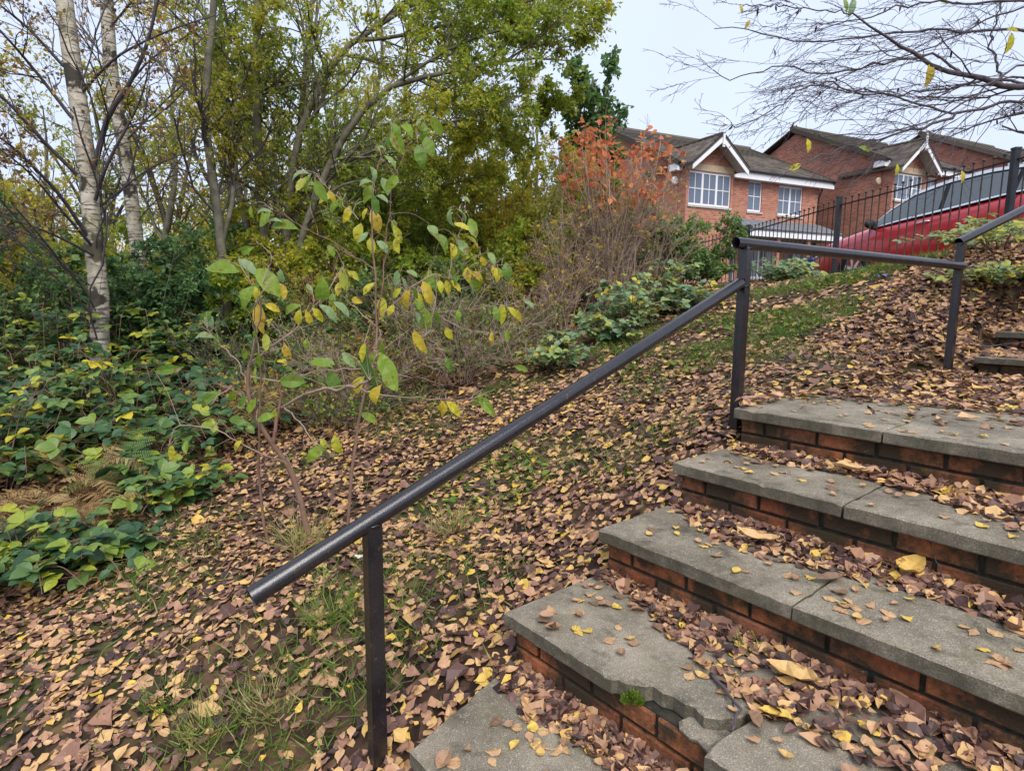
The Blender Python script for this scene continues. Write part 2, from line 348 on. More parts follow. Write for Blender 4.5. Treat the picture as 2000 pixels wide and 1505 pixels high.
# leaves: stations along the blade (s, half width), three points across
TEMPL = {
    'oval': ([0, .18, .45, .75, 1], [.03, .62, 1., .72, .03]),
    'birch': ([0, .22, .5, .78, 1], [.04, .92, .85, .38, .02]),
    'big': ([0, .08, .2, .35, .5, .65, .8, .91, 1], [.02, .35, .72, .95, 1., .9, .64, .33, .01]),
    'bigbirch': ([0, .06, .16, .28, .42, .58, .74, .88, 1], [.02, .5, .92, 1., .86, .6, .34, .14, .01]),
    'maple': ([0, .25, .4, .65, 1], [.1, .75, 1., .5, .02]),
    'blade': ([0, .5, 1], [1., .8, .05]),
}
def leaves(b, base, d, up, L, W, tint, templ='quad', fold=.18, curl=.15, jit=None):
    n = len(base)
    if n == 0: return b
    d = nrm(d); side = nrm(np.cross(d, up)); nn = np.cross(side, d)
    L = np.broadcast_to(L, n)[:, None]; W = np.broadcast_to(W, n)[:, None]
    fold = np.broadcast_to(fold, n)[:, None]; curl = np.broadcast_to(curl, n)[:, None]; tint = np.broadcast_to(tint, n)
    if templ == 'quad':
        s = np.array([0, .42, 1, .42]); t = np.array([0, .5, 0, -.5]); F = np.array([[0, 1, 2], [0, 2, 3]])
    else:
        ss, ww = TEMPL[templ]; k = len(ss)
        s = np.repeat(ss, 3); t = np.outer(ww, [-.5, 0, .5]).ravel()
        i = np.arange(k - 1)[:, None] * 3 + np.array([0, 1])[None]; i = i.ravel()
        F = np.stack([i, i + 1, i + 4, i + 3], 1)
    h = fold * np.abs(t)[None] * 2 * W + curl * L * (s - .5)[None] ** 2 * np.sign(1)
    V = base[:, None] + d[:, None] * (L * s[None])[..., None] + side[:, None] * (W * t[None])[..., None] + nn[:, None] * h[..., None]
    if jit: V = V + rng.normal(0, jit, V.shape) * L[..., None]
    m = len(s)
    Fa = (F[None] + (np.arange(n) * m)[:, None, None]).reshape(-1, F.shape[1])
    b.add(V.reshape(-1, 3), Fa, tint=np.repeat(tint, m), ls=np.tile(s, n), lt=np.tile(t * 2, n)); return b
def spawn(P, Rr, per, t0, t1, ang, lr, npts=5, bias=(0, 0, 0), wig=.18, rr=.6, lmax=9., g=rng, keep=True):
    n0, n, _ = P.shape
    per = np.broadcast_to(per, n0).astype(float); cnt = np.floor(per + g.random(n0)).astype(int); idx = np.repeat(np.arange(n0), cnt); m = len(idx)
    if m == 0: return np.zeros((0, npts, 3)), np.zeros((0, npts))
    t = g.uniform(t0, t1, m) * (n - 1); i = np.clip(t.astype(int), 0, n - 2); f = (t - i)[:, None]
    p = P[idx, i] * (1 - f) + P[idx, i + 1] * f; tg = nrm(P[idx, i + 1] - P[idx, i]); r = Rr[idx, i] * (1 - f[:, 0]) + Rr[idx, i + 1] * f[:, 0]
    pl = np.linalg.norm(np.diff(P, axis=1), axis=2).sum(1)[idx]
    q = g.normal(size=(m, 3)); q = nrm(q - (q * tg).sum(1, keepdims=True) * tg)
    a = g.uniform(ang[0], ang[1], m)[:, None]; bias = np.asarray(bias, float)
    d = nrm(tg * np.cos(a) + q * np.sin(a) + bias)
    ln = np.minimum(pl * g.uniform(lr[0], lr[1], m) * (1.15 - .6 * t / (n - 1)), lmax); st = (ln / (npts - 1))[:, None]
    out_ = np.empty((m, npts, 3)); out_[:, 0] = p
    for k in range(1, npts):
        d = nrm(d + g.normal(0, wig, (m, 3)) + bias * .2); out_[:, k] = out_[:, k - 1] + d * st
    r0 = np.clip(r * rr, .0012, .2)
    Ro = r0[:, None] * np.linspace(1, .35, npts)[None]
    if keep:
        k = seen(out_).any(1); out_ = out_[k]; Ro = Ro[k]
    return out_, Ro
def on_twigs(P, per, t0=.2, t1=1., g=rng):
    n0, n, _ = P.shape; cnt = np.floor(per + g.random(n0)).astype(int); idx = np.repeat(np.arange(n0), cnt); m = len(idx)
    t = g.uniform(t0, t1, m) * (n - 1); i = np.clip(t.astype(int), 0, n - 2); f = (t - i)[:, None]
    return P[idx, i] * (1 - f) + P[idx, i + 1] * f, nrm(P[idx, i + 1] - P[idx, i]), idx

# ------------------------------------------------------------------ ground shape
UH = R_(50.25); U = np.array([math.sin(UH), math.cos(UH), 0.]); Vv = np.array([math.cos(UH), -math.sin(UH), 0.])
C2 = onz(990, 1197, -1.035); RISE, GOING = .18, .452
def stp(u, v, z): return np.array([C2[0], C2[1], 0]) + U * u + Vv * v + np.array([0, 0, z])
def stpV(A):
    A = np.asarray(A, float); return np.array([C2[0], C2[1], 0]) + A[..., 0:1] * U + A[..., 1:2] * Vv + np.array([0, 0, 1.]) * A[..., 2:3]
def uv(x, y):
    dx, dy = x - C2[0], y - C2[1]; return dx * U[0] + dy * U[1], dx * Vv[0] + dy * Vv[1]
def tread(k): return -1.035 + RISE * (k - 2)
ctrl = []
for u_ in (-2.2, -1.6, -1., -.45, 0, .45, .9, 1.35):
    p = stp(u_, -.12, -1.035 + .398 * u_ - .17); ctrl.append(p)
for u_, z_ in ((1.8, -.50), (2.5, -.46), (3.4, -.40)): ctrl.append(stp(u_, -.1, z_))
ctrl += [np.array(c, float) for c in [
    (-1.083, 3.1, -1.302), (-2.8, 5., -1.38), (-2.17, 2.4, -1.56), (-1.19, 2.2, -1.43), (-.6, 1.6, -1.47), (-.23, 5.5, -.83), (1.35, 6.5, -.37),
    (3.09, 7.5, .14), (4.63, 7.5, .25), (1.14, 4.5, -.63), (.375, 4.4, -.81), (0.0, 3.1, -1.12), (-4.05, 6.2, -1.15), (-5, 3, -1.7), (-7, 9, -1.2), (-3, 10, -.75),
    (0, 10, -.1), (3, 10.5, .25), (5.05, 9.6, .37), (4.5, 12, .23), (7, 9, .28), (7.5, 7, .42), (3.9, 5.25, .45), (3.5, 4.8, .15), (4.6, 6.0, .55), (5.6, 7.3, .57), (5.2, 5.2, .75), (6.5, 5.5, .8),
    (-3, 1, -1.75), (-2, -1, -1.9), (0, -2, -2.1), (-6, -2, -2.2), (-12, 12, -1.0), (-5, 18, -.6), (3, 18, .3), (9, 13, .2), (12, 20, .5), (4, 24, .45), (16, 26, 1.1), (26, 28, 1.6), (-15, 25, -.6), (0, 30, .2)]]
ctrl = np.array(ctrl)
def _phi(d): return d
_A = np.linalg.norm(ctrl[:, None, :2] - ctrl[None, :, :2], axis=2)
_n = len(ctrl); _S = np.zeros((_n + 3, _n + 3)); _S[:_n, :_n] = _A; _S[:_n, _n] = 1; _S[:_n, _n + 1:] = ctrl[:, :2]; _S[_n:, :_n] = _S[:_n, _n:].T
_w = np.linalg.solve(_S + np.diag([.02] * _n + [0] * 3), np.concatenate([ctrl[:, 2], [0, 0, 0]]))
def hnoise(x, y):
    z = 0
    for i, (f, a) in enumerate(((1.3, .03), (2.9, .02), (6.1, .012), (13., .006))):
        z = z + a * np.sin(f * x * 1.1 + 1.7 * i + 1.3 * np.sin(f * y * .8)) * np.cos(f * y * .93 + 2.1 * i)
    return z
def ground_z(x, y, cut=True):
    x = np.asarray(x, float); y = np.asarray(y, float); sh = x.shape; xf, yf = x.ravel(), y.ravel()
    r = np.hypot(xf, yf - 8); s = np.minimum(1, 34. / np.maximum(r, 1e-6)); xc, yc = xf * s, 8 + (yf - 8) * s
    z = np.empty(len(xf))
    for i in range(0, len(xf), 20000):
        d = np.hypot(xc[i:i + 20000, None] - ctrl[None, :, 0], yc[i:i + 20000, None] - ctrl[None, :, 1])
        z[i:i + 20000] = d @ _w[:_n] + _w[_n] + _w[_n + 1] * xc[i:i + 20000] + _w[_n + 2] * yc[i:i + 20000]
    z = z + hnoise(xf, yf)
    if cut:
        u, v = uv(xf, yf)
        k = np.clip(np.floor(u / GOING) + 2, -2, 5); tz = tread(k)
        tz = np.where(u > 3.7, np.where(u > 4.15, -.21, -.36), tz)
        lo = np.where(u > 3.5, np.where(u > 3.7, tz - .09, tz - .01), tz - .30)
        edge = np.where(u > 3.3, .10, np.where(u < -.01, .12, .02))
        wv = np.clip((v - edge) / np.where(u > 3.3, .22, .05), 0, 1) * np.clip((4.95 - u) / .4, 0, 1) * np.clip((4.2 - v) / .3, 0, 1) * np.clip((u + 2.2) / .2, 0, 1) * np.clip((6.5 - u) / .3, 0, 1)
        z = np.where(wv > 0, z * (1 - wv) + np.minimum(z, lo) * wv, z)
    return z.reshape(sh)
def gp(x, y, dz=0.): return np.array([x, y, float(ground_z(np.array([x]), np.array([y]))[0]) + dz])
na = 300
a1 = np.linspace(-1, 1, na); gx = 1. + 11 * a1 + 400 * a1 ** 9; gy = 6. + 11 * a1 + 400 * a1 ** 9
GX, GY = np.meshgrid(gx, gy, indexing='ij'); GZ = ground_z(GX, GY)
gb = B(); ii, jj = np.meshgrid(np.arange(na - 1), np.arange(na - 1), indexing='ij'); i0 = (ii * na + jj).ravel()
gb.add(np.stack([GX, GY, GZ], -1).reshape(-1, 3), np.stack([i0, i0 + na, i0 + na + 1, i0 + 1], 1))
gb.link('ground', M['soil'], smooth=True, kind='structure')

# ------------------------------------------------------------------ steps
def slab_mesh(name, outline, z1, th=.05, ch=.005, jit=.0008, step=.03):
    """paving slab from an outline in (u,v), worn edges"""
    P = np.array(outline, float); pts = []
    for i in range(len(P)):
        a, c = P[i], P[(i + 1) % len(P)]; n = max(1, int(np.linalg.norm(c - a) / step))
        for k in range(n): pts.append(a + (c - a) * k / n)
    P = np.array(pts); n = len(P)
    e = nrm(np.roll(P, -1, 0) - np.roll(P, 1, 0)); inn = np.stack([-e[:, 1], e[:, 0]], 1)
    if (np.sum(P[:, 0] * np.roll(P[:, 1], -1) - P[:, 1] * np.roll(P[:, 0], -1))) < 0: inn = -inn
    j = rng.normal(0, jit, (n, 1)); j = (j + np.roll(j, 1, 0) + np.roll(j, -1, 0)) / 1.7
    ring = lambda o, z: np.concatenate([P + inn * (j + o), np.full((n, 1), z)], 1)
    wear = np.abs(rng.normal(0, .0015, (n, 1))) + .006 * (rng.random((n, 1)) < .06)
    top = np.concatenate([P + inn * (j + ch + wear), np.full((n, 1), z1)], 1)
    mid = ring(0., z1 - ch); mid[:, 2] -= wear[:, 0]
    rings = [ring(.004, z1 - th), ring(0., z1 - th + .005), mid, top]
    V = stpV(np.concatenate(rings)); b = B(); i = np.arange(n); k = (i + 1) % n
    fs = [np.stack([r * n + i, r * n + k, (r + 1) * n + k, (r + 1) * n + i], 1) for r in range(3)]
    fs += [(np.arange(n) + 3 * n)[None], np.arange(n)[None, ::-1]]
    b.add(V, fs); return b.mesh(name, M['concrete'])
def brick_mesh(name, L):
    b = B(); h, dp, c = .0565, .1, .004
    # face (front at u=0) with softened arrises
    x = [0, c, L - c, L]
    V = []
    for u_, ins in ((0., c), (c, 0.), (dp, 0.)):
        for (v_, z_) in ((ins, ins), (L - ins, ins), (L - ins, h - ins), (ins, h - ins)): V.append((u_ + rng.normal(0, .0008), v_ + rng.normal(0, .001), z_ + rng.normal(0, .001)))
    V = np.array(V); V = V[:, 0:1] * U + V[:, 1:2] * Vv + V[:, 2:3] * np.array([0, 0, 1.])
    fs = [np.array([[0, 3, 2, 1], [8, 9, 10, 11]])]
    for r in (0, 4):
        i = np.arange(4); fs.append(np.stack([r + i, r + (i + 1) % 4, r + 4 + (i + 1) % 4, r + 4 + i], 1))
    b.add(V, fs); return b.mesh(name, M['brick'])
BR = {L: [brick_mesh('brick', L) for _ in range(4)] for L in (.215, .1025)}
stair = empty('brick_staircase', stp(0, 1, tread(1)), 'flight of brick steps with worn grey slab treads strewn with leaves', 'steps')
Zv = Vector((stair.location))
def kid(o, par):                                   # parent while keeping the place in the world
    o.parent = par; o.matrix_parent_inverse = Matrix.Translation(-Vector(WL[par.name])); return o
WL = {stair.name: tuple(stair.location)}
VMAX = 3.4
def step_core(k, par, u0, z_lo, depth, v0=.006, ):
    b = B(); z1 = tread(k) - .051
    V = [(u0 + .042, v0, z_lo), (u0 + .042, VMAX, z_lo), (u0 + depth, VMAX, z_lo), (u0 + depth, v0, z_lo)]
    V = V + [(a, c, z1) for a, c, _ in V]
    hexa(b, stpV(V)); o = b.link('step', M['mortar']); return o
def bricks_for(core, k, u0, vstart, z_top, courses=2, vmax=VMAX):
    for c in range(courses):
        z = z_top - .005 - .0565 - c * .068; v = vstart; first = True
        while v < vmax - .05:
            L = .1025 if (first and c % 2 == 0) else .215
            if v + L > vmax: L = .1025
            me = BR[L][rng.integers(4)]
            o = link(me, 'brick'); o.location = stp(u0 + .03 + rng.normal(0, .0015), v, z); o.parent = core
            o.matrix_parent_inverse = Matrix()
            v += L + .015; first = False
# slabs per step: joints measured along the nosing
JO = {1: [.0, .62, 1.3, 2.0, 2.7, VMAX], 2: [0, .762, 1.45, 2.15, 2.85, VMAX], 3: [0, .726, 1.4, 2.1, 2.8, VMAX], 4: [0, .663, 1.34, 2.0, 2.7, VMAX], 5: [0, .609, 1.22, 1.83, 2.44, VMAX]}
for k in range(0, 6):
    u0 = (k - 2) * GOING; z1 = tread(k)
    dep = GOING + .05 if k < 5 else 2.22
    core = step_core(k, stair, u0, tread(k - 1) - (.08 if k > 0 else .3), dep + .02, .006 if k > 1 else .15); core.parent = stair; core.matrix_parent_inverse = Matrix.Translation(-Zv)
    bricks_for(core, k, u0, .012 if k > 1 else .155, z1 - .05)
    js = JO.get(k, [0, .7, 1.4, 2.1, 2.8, VMAX])
    rows = [(u0, u0 + dep)] if k < 5 else [(u0, u0 + .52), (u0 + .53, u0 + 1.08), (u0 + 1.09, u0 + 1.65), (u0 + 1.66, u0 + 2.2)]
    for ri, (ua, ub) in enumerate(rows):
        for i in range(len(js) - 1):
            va, vb = js[i] + (.003 if i else -.012), js[i + 1] - .004
            if ri % 2 and i == 0: pass
            ol = [(ua, va), (ua, vb), (ub, vb), (ub, va)]; dz = 0.
            if k == 2 and i == 0:      # the broken slab: a bite out of its front corner
                ol = [(ua, va), (ua + .001, .452), (ua + .016, .463), (ua + .022, .488), (ua + .045, .497), (ua + .052, .53), (ua + .07, .541), (ua + .066, .575), (ua + .08, .60), (ua + .073, .64), (ua + .083, .662), (ua + .068, .70), (ua + .09, .728), (ua + .14, .76), (ub, .80), (ub, va)]
            if k == 2 and i == 1:
                ol = [(ua - .034, .768), (ua - .03, vb), (ub, vb), (ub, .81), (ua + .15, .775), (ua + .02, .762)]; dz = -.007
            if k == 1 and i == 0: ol = [(ua, .14), (ua, vb), (ub, vb), (ub, -.005)]
            broken = k == 2 and i < 2
            me = slab_mesh('paving_slab', ol, z1 + dz + (rng.normal(0, .002) if ri else 0), jit=.0011, step=.02 if broken else .03, ch=.004)
            o = link(me, 'paving_slab', core); o.matrix_parent_inverse = Matrix()
            if k == 2 and i == 0: o['label'] = 'broken slab with a bite out of its front corner'
# mortar ledge left under the broken corner
b = B(); ol = [(.05, .64), (.03, .655), (.02, .69), (.027, .71), (.02, .745), (.11, .755), (.11, .64)]
o = link(slab_mesh('broken_ledge', ol, tread(2) - .034, .02, .008, .004), 'broken_ledge', stair); o.matrix_parent_inverse = Matrix.Translation(-Zv)
def mossclump(name, c, r, hgt, label, n=500):
    b = B(); th = rng.uniform(0, 6.28, n); rr = r * np.sqrt(rng.random(n)); hz = hgt * (1 - (rr / r) ** 2)
    base = np.stack([c[0] + rr * np.cos(th), c[1] + rr * np.sin(th) * .7, c[2] + hz * rng.uniform(.2, 1, n)], 1)
    d = np.stack([np.cos(th) * rr / r, np.sin(th) * rr / r, np.full(n, .9)], 1) + rng.normal(0, .3, (n, 3))
    leaves(b, base, d, rng.normal(size=(n, 3)), .014, .007, rng.uniform(.2, .8, n))
    sp = B(); hs = 10
    o = b.link(name, M['weed']); return tag(o, label, 'moss')
mossclump('moss_cushion', stp(.03, .505, tread(2) - .05), .026, .022, 'bright green moss cushion under the bite in the broken slab')

# upper flight, turning off the far end of the landing
up = empty('brick_staircase', at(1903, 697, 3.95), 'short upper brick steps beyond the landing, half buried in leaves', 'steps')
q1 = at(1903, 695, 4.0); q2 = at(1945, 646, 4.3); ZU = Vector(up.location)
uu1, vv1 = uv(q1[0], q1[1]); uu2, vv2 = uv(q2[0], q2[1])
zz = [q1[2], q2[2], q2[2] + .16, q2[2] + .32]
us = [uu1, uu2, uu2 + .4, uu2 + .8]; vs = [vv1, vv2, vv2 + .05, vv2 + .1]
for i in range(2):
    lo = (tread(5) if i == 0 else zz[i - 1]) - .05
    b = B(); V = [(us[i] + .045, vs[i] + .02, lo), (us[i] + .045, vs[i] + 2.6, lo), (us[i] + .5, vs[i] + 2.6, lo), (us[i] + .5, vs[i] + .02, lo)]
    hexa(b, stpV(V + [(a, c, zz[i] - .046) for a, c, _ in V])); core = b.link('step', M['mortar'], up); core.matrix_parent_inverse = Matrix.Translation(-ZU)
    bricks_for(core, 5, us[i], vs[i] + .02, zz[i] - .045, 2, vs[i] + 2.4)
    for j in range(4):
        o = link(slab_mesh('paving_slab', [(us[i], vs[i] + .64 * j + .003), (us[i], vs[i] + .64 * (j + 1)), (us[i] + .46, vs[i] + .64 * (j + 1)), (us[i] + .46, vs[i] + .64 * j + .003)], zz[i], .045), 'paving_slab', core); o.matrix_parent_inverse = Matrix()

# ------------------------------------------------------------------ handrail
def on_v(px, py, V):
    Rr = ray(px, py); return Rr * ((V + C2 @ Vv) / (Rr @ Vv))
hr = empty('handrail', on_v(738, 1505, -.06), 'dark painted tubular handrail beside the steps on square posts', 'handrail'); ZH = Vector(hr.location)
def sub(o, par, ZZ): o.parent = par; o.matrix_parent_inverse = Matrix.Translation(-ZZ); return o
def post(bot, top, s=.021):
    # flat bar with a rib down one face
    b = B(); c, sn = U, Vv
    def sq(P, a0, a1, b0, b1): return [P + U * a + Vv * bb for a, bb in ((a0, b0), (a1, b0), (a1, b1), (a0, b1))]
    hexa(b, np.array(sq(bot, -s, s, -s, s) + sq(top, -s, s, -s, s)))
    hexa(b, np.array(sq(bot, -s - .004, -s - .0005, -.004, s) + sq(top, -s - .004, -s - .0005, -.004, s)))
    return sub(b.link('post', M['rail']), hr, ZH)
pe = on_v(490, 1165, -.06); p1t = on_v(727, 1043, -.06); p1b = p1t.copy(); p1b[2] = -1.62
pj = on_v(1450, 553, -.06); p2t = on_v(1457, 480, -.06); p2b = p2t.copy(); p2b[2] = -.75
p3t = at(1878, 474, 3.85); p3j = at(1880, 519, 3.85); p3b = p3t.copy(); p3b[2] = -.55
RT = .0255
def rail(pts, open_end=False):
    P = resample(pts, 10); b = B(); tubes(b, P, np.full(10, RT), 24)
    d0 = nrm(P[0] - P[1]); d1 = nrm(P[-1] - P[-2])
    for (p, d) in ((P[0], d0), (P[-1], d1)):             # tube wall and dark bore at the ends
        tubes(b, np.array([p, p - d * .004, p - d * .15]), np.array([RT, RT * .86, RT * .84]), 24)
        tubes(b, np.array([p - d * .12, p - d * .121]), np.array([RT * .84, .0005]), 24)
    return sub(b.link('rail', M['rail'], smooth=True), hr, ZH)
post(p2b, p2t); post(p3b, p3t)
p1t = pe + (pj - pe) * (((p1t - pe) @ U) / ((pj - pe) @ U)) - np.array([0, 0, .0])
post(p1b, np.array([p1b[0], p1b[1], p1t[2] - .012]))
rail([pe, pe * .5 + pj * .5, pj - U * .02])
rail([p2t + nrm(p2t - p3j) * .07 + np.array([0, 0, .01]), p3j - nrm(p3j - p2t) * .0])
r3e = at(2080, 367, 4.35)
rail([p3t + nrm(p3t - r3e) * .035 + np.array([0, 0, .015]), r3e, r3e + (r3e - p3t) * 2.])
p4t = r3e + (r3e - p3t) * 1.95; p4b = p4t.copy(); p4b[2] -= 1.; post(p4b, p4t)
for p in (p1t, p2t, pj, p3j):                             # weld beads
    b = B(); ring = [p + .026 * (math.cos(a) * U + math.sin(a) * Vv) + np.array([0, 0, -.012 + .003 * math.sin(5 * a)]) for a in np.linspace(0, 6.283, 14)]
    tubes(b, np.array(ring), np.full(14, .0035), 5); sub(b.link('weld_bead', M['rail'], smooth=True), hr, ZH)

# ------------------------------------------------------------------ fence
fa = [at(1985, 292, 7.3), at(1640, 386, 9.6), at(1462, 441, 12.)]
fa = [fa[0] + (fa[0] - fa[1]) * .97] + fa + [fa[2] + (fa[2] - fa[1]) * 1. + np.array([-.35, 0, 0])]
fence = empty('metal_fence', (fa[2][0], fa[2][1], .35), 'black metal railing fence with ball-tipped bars beside the red car', 'fence'); ZF = Vector(fence.location)
for i, p in enumerate(fa):
    b = B(); s = .032; z0 = float(ground_z(np.array([p[0]]), np.array([p[1]]))[0]) - .2
    box(b, p[0] - s, p[0] + s, p[1] - s, p[1] + s, z0, p[2]); box(b, p[0] - s - .006, p[0] + s + .006, p[1] - s - .006, p[1] + s + .006, p[2] + .001, p[2] + .025)
    sub(b.link('post', M['fencepaint']), fence, ZF)
barme = {}
for i in range(len(fa) - 1):
    a, c = fa[i].copy(), fa[i + 1].copy(); a[2] -= .11; c[2] -= .11; nb = 21
    za = float(ground_z(np.array([a[0]]), np.array([a[1]]))[0]); zc = float(ground_z(np.array([c[0]]), np.array([c[1]]))[0])
    H = 1.0
    for dz in (0, -H):
        b = B(); d = nrm(c - a); s = np.cross(d, [0, 0, 1.]); p0, p1 = a + d * .033, c - d * .033
        hexa(b, np.array([q + s * x + np.array([0, 0, z + dz]) for z in (-.006, .006) for q, x in ((p0, -.02), (p1, -.02), (p1, .02), (p0, .02))]))
        sub(b.link('rail', M['fencepaint']), fence, ZF)
    for k in range(1, nb):
        p = a + (c - a) * k / nb
        if 'bar' not in barme:
            b = B(); tubes(b, np.array([[0, 0, -1.07], [0, 0, -.5], [0, 0, .075]]), np.full(3, .008), 6, True)
            tubes(b, np.array([[0, 0, .074], [0, 0, .082], [0, 0, .094], [0, 0, .104]]), np.array([.008, .023, .021, .004]), 8, True)
            barme['bar'] = b.mesh('bar', M['barrust'])
        o = link(barme['bar'], 'bar'); o.location = p; sub(o, fence, ZF)

# ------------------------------------------------------------------ red car beyond the fence (nose away and downhill)
CH = R_(-15.)
fdir = np.array([math.sin(CH), math.cos(CH), 0]); ldir = np.array([-math.cos(CH), math.sin(CH), 0])
car_o = np.array([5.62, 11.35, 0.]) - ldir * .80                       # centre of the nose
car = empty('parked_car', (car_o[0], car_o[1], .14), 'red hatchback with bright window trim parked behind the railing fence', 'car')
SL = .072
pass
# local: +x towards the rear, +y to the far side, z up; slope with a true rotation
car.matrix_world = Matrix.Translation((car_o[0], car_o[1], .14)) @ Matrix.Rotation(math.atan2(-fdir[1], -fdir[0]), 4, 'Z') @ Matrix.Rotation(-math.atan(SL), 4, 'Y')
# side after this rotation: local +y = left-hand turn of +x
XS = np.array([-.42, -.36, -.1, .55, .95, 1.2, 1.7, 2.3, 2.9, 3.4, 3.75, 3.9, 3.95])
HW = np.array([.52, .66, .77, .81, .83, .835, .84, .84, .84, .83, .79, .72, .62])
ZB = np.array([.38, .26, .22, .22, .22, .22, .22, .22, .22, .22, .25, .32, .45])
ZW = np.array([.60, .74, .84, .91, .955, .97, .985, .99, 1.01, 1.03, 1.04, 1.03, .98])
ZC = np.array([.62, .78, .90, .98, 1.03, 1.03, 1.0, 1.0, 1.0, 1.03, 1.04, 1.03, .98])
sect = []
for x, hw, zb, zw, zc in zip(XS, HW, ZB, ZW, ZC):
    half = [(.0, zb), (hw * .86, zb), (hw * .98, zb + .12), (hw, zb + .45 * (zw - zb)), (hw * .985, zb + .8 * (zw - zb)), (hw * .93, zw), (hw * .6, zc - .005), (0, zc)]
    ringp = half + [(-y, z) for y, z in half[-2:0:-1]]
    sect.append([(x, y, z) for y, z in ringp])
S_ = np.array(sect); nS, nR, _ = S_.shape
b = B(); i = np.arange(nS - 1)[:, None] * nR; k = np.arange(nR)[None]; k2 = (k + 1) % nR
b.add(S_.reshape(-1, 3), [np.stack([i + k, i + nR + k, i + nR + k2, i + k2], -1).reshape(-1, 4), np.arange(nR)[None], ((nS - 1) * nR + np.arange(nR))[None, ::-1]])
body = b.link('body', M['carred'], car, smooth=True); sm = body.modifiers.new('s', 'SUBSURF'); sm.levels = 2; sm.render_levels = 2
# greenhouse: glasshouse shell and roof
GX_ = np.array([1.02, 1.35, 1.75, 2.3, 2.9, 3.45, 3.88]); GT = np.array([1.03, 1.24, 1.40, 1.455, 1.45, 1.40, 1.12]); GWt = np.array([.70, .64, .60, .60, .60, .57, .56]); GWb = np.array([.76, .785, .79, .79, .79, .77, .70])
GB = np.interp(GX_, XS, ZW) - .03
b = B(); V = []
for x, zt, wt, wb, zb in zip(GX_, GT, GWt, GWb, GB):
    V += [(x, -wb, zb), (x, -wt - .02, zt - .06), (x, -wt + .05, zt), (x, wt - .05, zt), (x, wt + .02, zt - .06), (x, wb, zb)]
i = np.arange(len(GX_) - 1)[:, None] * 6; k = np.arange(5)[None]
b.add(V, [np.stack([i + k, i + k + 6, i + k + 7, i + k + 1], -1).reshape(-1, 4), np.array([[0, 1, 2, 3], ]), np.array([[0, 3, 4, 5]]), np.array([[36, 39, 38, 37]]), np.array([[36, 41, 40, 39]])])
b.link('roof', M['blackplastic'], car, smooth=False)
def side_pt(x, f, s):                       # point on the glasshouse flank, f 0 waist .. 1 cant rail
    zb = np.interp(x, GX_, GB); zt = np.interp(x, GX_, GT) - .06; wb = np.interp(x, GX_, GWb); wt = np.interp(x, GX_, GWt) + .02
    return np.array([x, s * (wb + (wt - wb) * f + .006), zb + (zt - zb) * f])
def flank(b, xs, f0, f1, s, th=.004):
    n = len(xs); lo = np.array([side_pt(x, f0(x) if callable(f0) else f0, s) for x in xs]); hi = np.array([side_pt(x, f1(x) if callable(f1) else f1, s) for x in xs])
    off = np.array([0, s * th, 0]); V = np.concatenate([lo, hi, lo + off, hi + off]); i = np.arange(n - 1)
    q = [[i, i + 1, i + n + 1, i + n], [i + 2 * n, i + 3 * n, i + 3 * n + 1, i + 2 * n + 1], [i, i + 2 * n, i + 2 * n + 1, i + 1], [i + n, i + n + 1, i + 3 * n + 1, i + 3 * n]]
    b.add(V, [np.stack(a, 1) for a in q] + [np.array([[0, n, 3 * n, 2 * n], [n - 1, 3 * n - 1, 4 * n - 1, 2 * n - 1]])])
